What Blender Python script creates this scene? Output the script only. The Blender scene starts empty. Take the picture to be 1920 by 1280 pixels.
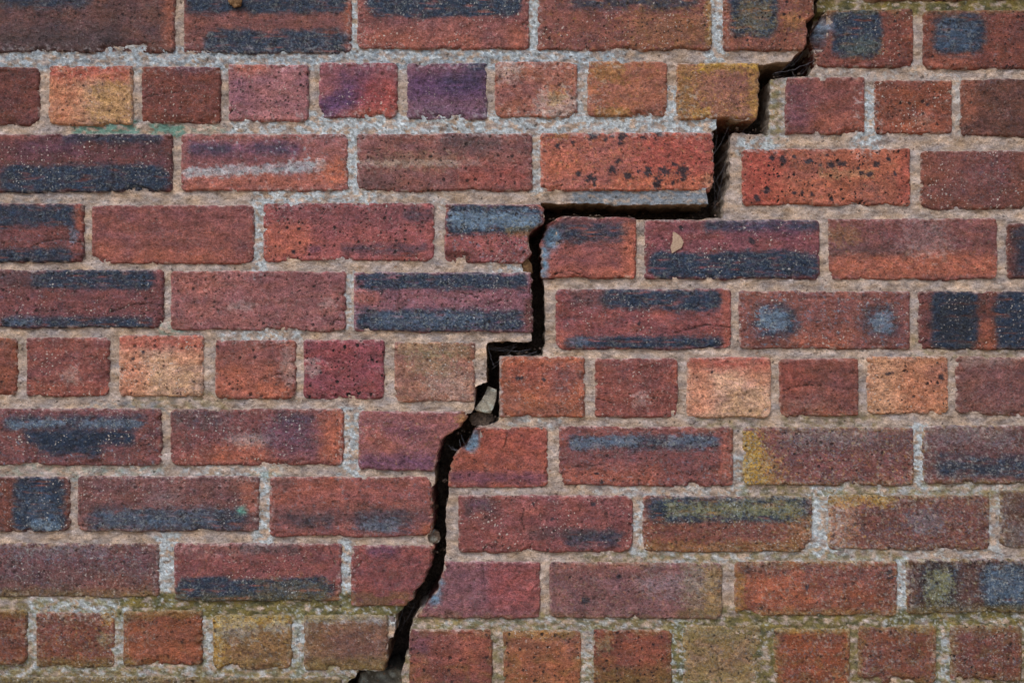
import bpy, math, random
import numpy as np

# ------------------------------------------------------------------ frame
S = 0.00066            # metres per pixel of the 1920x1280 photograph, on the wall face
CAMD = 1.2
CZ = 0.75
sc = bpy.context.scene
cam = bpy.data.cameras.new('camera')
cam_o = bpy.data.objects.new('camera', cam)
sc.collection.objects.link(cam_o)
cam.sensor_width = 36.0
cam.lens = 36.0 * CAMD / (1920 * S)
cam.clip_start = 0.05
cam.clip_end = 400
cam_o.location = (0, -CAMD, CZ)
cam_o.rotation_euler = (math.radians(90), 0, 0)
sc.camera = cam_o

SUN_EL, SUN_AZ = 50, 30     # azimuth: degrees to the left of straight out from the wall
wd = bpy.data.worlds.new('World')
sc.world = wd
wd.use_nodes = True
nt = wd.node_tree
nt.nodes.clear()
o_ = nt.nodes.new('ShaderNodeOutputWorld')
bg = nt.nodes.new('ShaderNodeBackground')
sky = nt.nodes.new('ShaderNodeTexSky')
sky.sky_type = 'NISHITA'
sky.sun_disc = False
sky.sun_elevation = math.radians(SUN_EL)
sky.sun_rotation = math.radians(180 + SUN_AZ)
sky.air_density = 1.0
sky.dust_density = 3.0
sky.ozone_density = 1.0
nt.links.new(sky.outputs[0], bg.inputs[0])
bg.inputs[1].default_value = 0.12
nt.links.new(bg.outputs[0], o_.inputs[0])

sl = bpy.data.lights.new('sun', 'SUN')
sl.energy = 1.5
sl.angle = math.radians(22)
sl.color = (1.0, 0.97, 0.94)
sun = bpy.data.objects.new('sun', sl)
sc.collection.objects.link(sun)
el, az = math.radians(SUN_EL), math.radians(SUN_AZ)
from mathutils import Vector, Euler
sdir = Vector((-math.sin(az) * math.cos(el), -math.cos(az) * math.cos(el), math.sin(el)))
sun.rotation_euler = sdir.to_track_quat('Z', 'Y').to_euler()
sun.location = (-2, -3, 4)

sc.view_settings.view_transform = 'Standard'
sc.view_settings.look = 'None'
sc.view_settings.gamma = 1
sc.view_settings.exposure = 0.36
sc.view_settings.use_curve_mapping = False

# ------------------------------------------------------------------ helpers
rng = np.random.RandomState(7)
random.seed(7)
_perm = rng.permutation(4096)
_ang = rng.rand(4096) * 2 * np.pi
_gx, _gy = np.cos(_ang), np.sin(_ang)


def pn(x, y, seed=0):
    """2-D gradient noise, about -0.7..0.7"""
    x = np.asarray(x, float) + 311.7 + seed * 17.31
    y = np.asarray(y, float) + 173.3 + seed * 9.17
    xi = np.floor(x).astype(int)
    yi = np.floor(y).astype(int)
    fx, fy = x - xi, y - yi
    ux = fx * fx * fx * (fx * (fx * 6 - 15) + 10)
    uy = fy * fy * fy * (fy * (fy * 6 - 15) + 10)

    def g(ix, iy, dx, dy):
        h = _perm[(ix + _perm[(iy + seed * 37) & 4095]) & 4095]
        return _gx[h] * dx + _gy[h] * dy
    a = g(xi, yi, fx, fy)
    b = g(xi + 1, yi, fx - 1, fy)
    c = g(xi, yi + 1, fx, fy - 1)
    d = g(xi + 1, yi + 1, fx - 1, fy - 1)
    return (a * (1 - ux) + b * ux) * (1 - uy) + (c * (1 - ux) + d * ux) * uy


def fbm(x, y, o=4, seed=0, gain=0.5):
    v, a = 0.0, 1.0
    for i in range(o):
        v = v + a * pn(x, y, seed + i)
        x = x * 2.03
        y = y * 2.03
        a *= gain
    return v


def ss(a, b, x):
    t = np.clip((x - a) / (b - a), 0, 1)
    return t * t * (3 - 2 * t)


def lin(c):
    c = np.asarray(c, float) / 255.0
    return np.where(c <= 0.04045, c / 12.92, ((c + 0.055) / 1.055) ** 2.4)


def world(px, py, h):
    return np.stack([(px - 960) * S, -h * S, CZ - (py - 640) * S], axis=-1)


def link(o, parent=None):
    sc.collection.objects.link(o)
    if parent is not None:
        o.parent = parent
    return o


def mesh_np(name, co, quads, mat, parent=None, col=None, attrs=None):
    """co (n,3), quads (m,4); col (n,3) linear"""
    me = bpy.data.meshes.new(name)
    n, m = len(co), len(quads)
    me.vertices.add(n)
    me.vertices.foreach_set('co', np.ascontiguousarray(co, np.float32).ravel())
    me.loops.add(m * 4)
    me.loops.foreach_set('vertex_index', np.ascontiguousarray(quads, np.int32).ravel())
    me.polygons.add(m)
    me.polygons.foreach_set('loop_start', np.arange(0, m * 4, 4, dtype=np.int32))
    me.update(calc_edges=True)
    me.polygons.foreach_set('use_smooth', np.ones(m, bool))
    if col is not None:
        a = me.color_attributes.new('col', 'FLOAT_COLOR', 'POINT')
        rgba = np.ones((n, 4), np.float32)
        rgba[:, :3] = np.clip(col, 0.002, 0.9)
        a.data.foreach_set('color', rgba.ravel())
    for k, v in (attrs or {}).items():
        a = me.attributes.new(k, 'FLOAT', 'POINT')
        a.data.foreach_set('value', np.ascontiguousarray(v, np.float32))
    me.materials.append(mat)
    me.update()
    return link(bpy.data.objects.new(name, me), parent)


def tag(o, label=None, cat=None, group=None, kind=None):
    if label: o['label'] = label
    if cat: o['category'] = cat
    if group: o['group'] = group
    if kind: o['kind'] = kind
    return o


# ------------------------------------------------------------------ materials
def surf_mat(name, kind):
    m = bpy.data.materials.new(name)
    m.use_nodes = True
    t = m.node_tree
    N, L = t.nodes, t.links
    N.clear()
    out = N.new('ShaderNodeOutputMaterial')
    bs = N.new('ShaderNodeBsdfPrincipled')
    L.new(bs.outputs[0], out.inputs[0])
    geo = N.new('ShaderNodeNewGeometry')
    pos = N.new('ShaderNodeVectorMath'); pos.operation = 'SCALE'
    pos.inputs['Scale'].default_value = 1 / S          # now in photo pixels
    L.new(geo.outputs['Position'], pos.inputs[0])
    P = pos.outputs[0]

    def noise(scale, detail=3, rough=0.55, vec=P):
        n = N.new('ShaderNodeTexNoise'); n.inputs['Scale'].default_value = scale
        n.inputs['Detail'].default_value = detail; n.inputs['Roughness'].default_value = rough
        L.new(vec, n.inputs['Vector']); return n.outputs['Fac']

    def rng_(v, a, b, c, d, smooth=False):
        r = N.new('ShaderNodeMapRange')
        if smooth: r.interpolation_type = 'SMOOTHSTEP'
        for i, q in zip((1, 2, 3, 4), (a, b, c, d)): r.inputs[i].default_value = q
        L.new(v, r.inputs[0]); return r.outputs[0]

    def mth(op, a, b=None):
        q = N.new('ShaderNodeMath'); q.operation = op
        for i, v in enumerate((a, b)):
            if v is None: continue
            if isinstance(v, (int, float)): q.inputs[i].default_value = v
            else: L.new(v, q.inputs[i])
        return q.outputs[0]

    def mix(fac, a, b, mode='MIX'):
        q = N.new('ShaderNodeMix'); q.data_type = 'RGBA'; q.blend_type = mode
        for v, s in ((fac, q.inputs[0]), (a, q.inputs[6]), (b, q.inputs[7])):
            if isinstance(v, (int, float)): s.default_value = v
            elif isinstance(v, tuple): s.default_value = v + (1,)
            else: L.new(v, s)
        return q.outputs[2]

    def dots(scale, rad, keep, warp=None):
        """sparse round specks: 1 inside"""
        v = N.new('ShaderNodeTexVoronoi'); v.voronoi_dimensions = '2D'; v.inputs['Scale'].default_value = scale
        L.new(P if warp is None else warp, v.inputs['Vector'])
        sep = N.new('ShaderNodeSeparateColor'); L.new(v.outputs['Color'], sep.inputs[0])
        r = rng_(sep.outputs[1], 0, 1, rad * .35, rad)      # varied radius
        inside = mth('LESS_THAN', v.outputs['Distance'], r)
        soft = rng_(mth('SUBTRACT', v.outputs['Distance'], r), -rad * 0.45, 0.03, 1, 0)
        k = mth('LESS_THAN', sep.outputs[0], keep)
        return mth('MULTIPLY', soft, k), inside

    at = N.new('ShaderNodeAttribute'); at.attribute_name = 'col'
    col = at.outputs['Color']

    def fa(nm):
        a = N.new('ShaderNodeAttribute'); a.attribute_name = nm; return a.outputs['Fac']
    # warped coordinates so that specks are not discs
    wn = N.new('ShaderNodeTexNoise'); wn.inputs['Scale'].default_value = 0.25; wn.inputs['Detail'].default_value = 2
    L.new(P, wn.inputs['Vector'])
    wadd = N.new('ShaderNodeVectorMath'); wadd.operation = 'MULTIPLY_ADD'
    L.new(wn.outputs['Color'], wadd.inputs[0]); wadd.inputs[1].default_value = (5, 5, 5); L.new(P, wadd.inputs[2])
    WP = wadd.outputs[0]
    sp_ = N.new('ShaderNodeSeparateXYZ'); L.new(WP, sp_.inputs[0])
    cb = N.new('ShaderNodeCombineXYZ')
    L.new(mth('ADD', sp_.outputs[0], mth('MULTIPLY', sp_.outputs[1], 0.62)), cb.inputs[0])
    L.new(mth('ADD', sp_.outputs[2], mth('MULTIPLY', sp_.outputs[1], 0.81)), cb.inputs[1])
    V2 = cb.outputs[0]
    bs.inputs['Specular IOR Level'].default_value = 0.3
    if kind == 'brick':
        n1 = noise(0.045, 4); n2 = noise(0.16, 5, 0.7); n3 = noise(0.38, 3, 0.7)
        col = mix(1.0, col, rng_out(N, L, n1, 0.3, 0.7, 0.78, 1.22), 'MULTIPLY')
        col = mix(1.0, col, rng_out(N, L, n2, 0.28, 0.72, 0.60, 1.42), 'MULTIPLY')
        col = mix(1.0, col, rng_out(N, L, n3, 0.3, 0.7, 0.58, 1.46), 'MULTIPLY')
        pale, pore = fa('pale'), fa('pore')
        # crystals / pale bloom
        bl = mth('MULTIPLY', rng_(noise(0.22, 5, 0.75, WP), 0.49, 0.62, 0, 1), pale)
        tint = mix(rng_(noise(0.06, 2), .4, .6, 0, 1), (0.12, 0.20, 0.31), (0.36, 0.40, 0.38))
        col = mix(mth('MULTIPLY', bl, 0.70), col, tint)
        # dark soot flecks, many small + few large
        d1, _ = dots(0.115, 0.25, 0.62, V2)
        d2, _ = dots(0.045, 0.16, 0.50, V2)
        big = rng_(noise(0.03, 2), 0.40, 0.60, 0.35, 1)
        pk = mth('MULTIPLY', mth('MAXIMUM', mth('MULTIPLY', d1, big), d2), pore)
        col = mix(mth('MULTIPLY', pk, 0.88), col, (0.016, 0.012, 0.014))
        # white grit
        w1, _ = dots(0.085, 0.16, 0.45, V2)
        w2, _ = dots(0.19, 0.30, 0.25, V2)
        wv = rng_(noise(0.018, 3), 0.44, 0.62, 0.08, 1)
        wk = mth('MULTIPLY', mth('MAXIMUM', w1, w2), mth('MULTIPLY', wv, fa('grit')))
        col = mix(mth('MULTIPLY', wk, 0.8), col, mix(pale, (0.62, 0.54, 0.48), (0.42, 0.50, 0.55)))
        hgt = mth('ADD', mth('MULTIPLY', n2, 3.2), mth('MULTIPLY', n3, 2.0))
        hgt = mth('SUBTRACT', hgt, mth('MULTIPLY', pk, 1.3))
        hgt = mth('ADD', hgt, mth('MULTIPLY', wk, 0.35))
        hgt = mth('ADD', hgt, mth('MULTIPLY', bl, 0.35))
        L.new(rng_(pale, 0, 1, 0.88, 0.62), bs.inputs['Roughness'])
        bump_d = 1.5
    else:
        n1 = noise(0.05, 4); n2 = noise(0.18, 5, 0.72); n3 = noise(0.42, 3, .7)
        col = mix(1.0, col, rng_out(N, L, n1, 0.3, 0.7, 0.82, 1.18), 'MULTIPLY')
        col = mix(1.0, col, rng_out(N, L, n2, 0.25, 0.75, 0.72, 1.28), 'MULTIPLY')
        col = mix(1.0, col, rng_out(N, L, n3, 0.3, 0.7, 0.74, 1.26), 'MULTIPLY')
        d1, _ = dots(0.06, 0.16, 0.25, V2)
        d3, _ = dots(0.17, 0.26, 0.22, V2)
        dk = mth('MAXIMUM', d1, mth('MULTIPLY', d3, 0.6))
        col = mix(mth('MULTIPLY', dk, 0.7), col, (0.05, 0.04, 0.035))
        w1, _ = dots(0.12, 0.24, 0.32, V2)
        col = mix(mth('MULTIPLY', w1, 0.45), col, (0.62, 0.60, 0.56))
        o1, _ = dots(0.07, 0.2, 0.12, V2)
        col = mix(mth('MULTIPLY', o1, 0.5), col, (0.35, 0.18, 0.09))
        hgt = mth('ADD', mth('MULTIPLY', n2, 4.5), mth('MULTIPLY', n3, 2.4))
        hgt = mth('SUBTRACT', hgt, mth('MULTIPLY', dk, 0.9))
        hgt = mth('ADD', hgt, mth('MULTIPLY', w1, 0.5))
        bs.inputs['Roughness'].default_value = 0.95
        bump_d = 1.6
    L.new(col, bs.inputs['Base Color'])
    bp = N.new('ShaderNodeBump'); bp.inputs['Strength'].default_value = 1.0
    bp.inputs['Distance'].default_value = S * bump_d
    L.new(hgt, bp.inputs['Height']); L.new(bp.outputs[0], bs.inputs['Normal'])
    return m


def rng_out(N, L, v, a, b, c, d):
    r = N.new('ShaderNodeMapRange')
    for i, q in zip((1, 2, 3, 4), (a, b, c, d)): r.inputs[i].default_value = q
    L.new(v, r.inputs[0])
    return r.outputs[0]


def plain_mat(name, c, c2=None, rough=0.9, scale=80, bump=0.002):
    m = bpy.data.materials.new(name); m.use_nodes = True
    t = m.node_tree; N, L = t.nodes, t.links
    bs = N['Principled BSDF']; bs.inputs['Roughness'].default_value = rough
    bs.inputs['Specular IOR Level'].default_value = 0.25
    tc = N.new('ShaderNodeNewGeometry')
    n = N.new('ShaderNodeTexNoise'); n.inputs['Scale'].default_value = scale; n.inputs['Detail'].default_value = 6
    L.new(tc.outputs['Position'], n.inputs['Vector'])
    r = N.new('ShaderNodeValToRGB')
    r.color_ramp.elements[0].position = 0.35; r.color_ramp.elements[1].position = 0.68
    r.color_ramp.elements[0].color = tuple(lin(c)) + (1,)
    r.color_ramp.elements[1].color = tuple(lin(c2 or c)) + (1,)
    L.new(n.outputs['Fac'], r.inputs[0]); L.new(r.outputs[0], bs.inputs['Base Color'])
    b = N.new('ShaderNodeBump'); b.inputs['Distance'].default_value = bump
    L.new(n.outputs['Fac'], b.inputs['Height']); L.new(b.outputs[0], bs.inputs['Normal'])
    return m


M_BRICK = surf_mat('weathered_brick', 'brick')
M_MORTAR = surf_mat('lime_mortar', 'mortar')
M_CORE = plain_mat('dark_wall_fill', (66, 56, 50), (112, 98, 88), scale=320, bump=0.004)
M_GROUND = plain_mat('light_bounce_gravel_soil', (150, 128, 102), (188, 166, 138), scale=25, bump=0.01)  # unseen ground, colour paled to bounce warm light on to undersides in the crack
M_WEB = plain_mat('cobweb_silk', (96, 96, 104), (140, 140, 150), scale=200, bump=0)
M_LEAF = plain_mat('dry_leaf', (84, 60, 40), (125, 96, 66), scale=300, bump=0.0005)
M_SEED = plain_mat('papery_seed', (152, 130, 112), (178, 156, 136), scale=500, bump=0.0003)
M_COCOON = plain_mat('brown_cocoon', (96, 72, 50), (140, 110, 80), scale=600, bump=0.0006)
M_BARK = plain_mat('weathered_debris', (50, 42, 38), (98, 84, 74), scale=400, bump=0.001)

# ------------------------------------------------------------------ the crack, traced
CL = [(1775, -430), (1775, -285), (1690, -283), (1690, -157), (1600, -155), (1600, -28), (1529, -25), (1528, 0), (1526, 17), (1524, 30),
      (1508, 39), (1514, 54), (1511, 70), (1509, 82), (1500, 94), (1494, 99), (1485, 114), (1455, 116), (1436, 121), (1421, 121), (1422, 160),
      (1421, 203), (1417, 223), (1392, 226), (1364, 221), (1345, 218), (1343, 242), (1336, 246), (1338, 311), (1336, 349),
      (1325, 353), (1328, 382), (1245, 382), (1163, 384), (1113, 380), (1055, 381), (1011, 380), (1018, 392), (1020, 404), (1017, 417), (1006, 424),
      (994, 431), (989, 441), (990, 454), (993, 467), (992, 479), (977, 494), (980, 506), (994, 516), (996, 560), (996, 619),
      (997, 638), (990, 641), (950, 640), (915, 641), (912, 650), (911, 690), (911, 716), (904, 719), (893, 724), (889, 724), (890, 749), (889, 765),
      (883, 775), (873, 775), (872, 786), (863, 799), (834, 816), (828, 822), (820, 850), (813, 877), (816, 895), (815, 908),
      (808, 914), (809, 960), (809, 998), (800, 1004), (803, 1019), (812, 1023), (809, 1036), (801, 1068), (793, 1089),
      (785, 1100), (775, 1111), (774, 1122), (760, 1132), (754, 1143), (742, 1153), (740, 1182), (737, 1192), (727, 1200), (724, 1236),
      (718, 1257), (702, 1259), (671, 1257), (666, 1270), (645, 1284), (600, 1385), (540, 1390), (540, 1515), (450, 1518),
      (450, 1645), (450, 1776)]
CR = [(1797, -430), (1797, -255), (1712, -250), (1712, -125), (1622, -120), (1622, -12), (1545, -10), (1536, 0), (1541, 20), (1539, 38), (1530, 52),
      (1526, 66), (1530, 84), (1536, 100), (1536, 118), (1528, 126), (1522, 138), (1480, 140), (1450, 143), (1450, 180), (1448, 215), (1447, 248), (1411, 248),
      (1400, 245), (1377, 245), (1374, 259), (1373, 300), (1375, 341), (1364, 365), (1361, 390), (1361, 408), (1336, 405), (1323, 409),
      (1216, 409), (1196, 409), (1141, 406), (1063, 403), (1045, 409), (1028, 417), (1022, 438), (1015, 462), (1017, 482), (1019, 514), (1022, 537),
      (1023, 580), (1024, 621), (1021, 650), (1018, 667), (980, 667), (938, 667), (938, 720), (937, 779), (935, 789), (927, 796), (909, 799), (892, 799),
      (884, 815), (875, 834), (861, 848), (855, 857), (849, 870), (844, 890), (841, 905), (840, 917), (841, 929), (835, 955), (835, 1030),
      (837, 1040), (832, 1048), (831, 1072), (827, 1092), (823, 1103), (813, 1122), (799, 1134), (784, 1146), (773, 1166), (769, 1180),
      (767, 1190), (766, 1227), (758, 1242), (751, 1264), (751, 1298), (664, 1303), (655, 1425), (565, 1430), (565, 1555),
      (475, 1560), (475, 1776)]
XL, XR, YT, YB = -700, 2620, -430, 1776


def resample(pts, step):
    out = []
    for (a, b) in zip(pts[:-1], pts[1:]):
        a, b = np.array(a, float), np.array(b, float)
        n = max(1, int(round(np.hypot(*(b - a)) / step)))
        for i in range(n): out.append(a + (b - a) * i / n)
    out.append(np.array(pts[-1], float))
    return np.array(out)


def rough_line(pts, seed, amp=2.6):
    p = resample(pts, 3.0)
    x, y = p[:, 0].copy(), p[:, 1].copy()
    p[:, 0] += amp * fbm(x / 15, y / 15, 4, seed, .62)
    p[:, 1] += amp * fbm(x / 15, y / 15, 4, seed + 9, .62)
    return p


LB = rough_line(CL, 3)
RB = rough_line(CR, 5)


def pip(x, y, poly):
    """point in polygon, vectorised"""
    ins = np.zeros(x.shape, bool)
    n = len(poly)
    for i in range(n):
        x1, y1 = poly[i]; x2, y2 = poly[(i + 1) % n]
        if y1 == y2: continue
        c = ((y1 > y) != (y2 > y))
        if not c.any(): continue
        ins ^= c & (x < (x2 - x1) * (y - y1) / (y2 - y1) + x1)
    return ins


# ------------------------------------------------------------------ brick data (all in photo pixels)
C = dict(N=(31, 45, 66), NL=(104, 128, 152), K=(26, 28, 34), O=(186, 108, 80), Y=(172, 138, 62), W=(190, 180, 174), P=(92, 66, 98),
         G=(142, 146, 100), T=(92, 150, 138), B=(104, 146, 178), R=(160, 76, 68), D=(78, 48, 42), S=(204, 156, 124), M=(104, 98, 44),  # B: bluish sky light painted on to the broken, chipped corners
         V=(112, 70, 76), F=(180, 194, 204), Q=(150, 120, 60), Z=(62, 56, 62))
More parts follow.
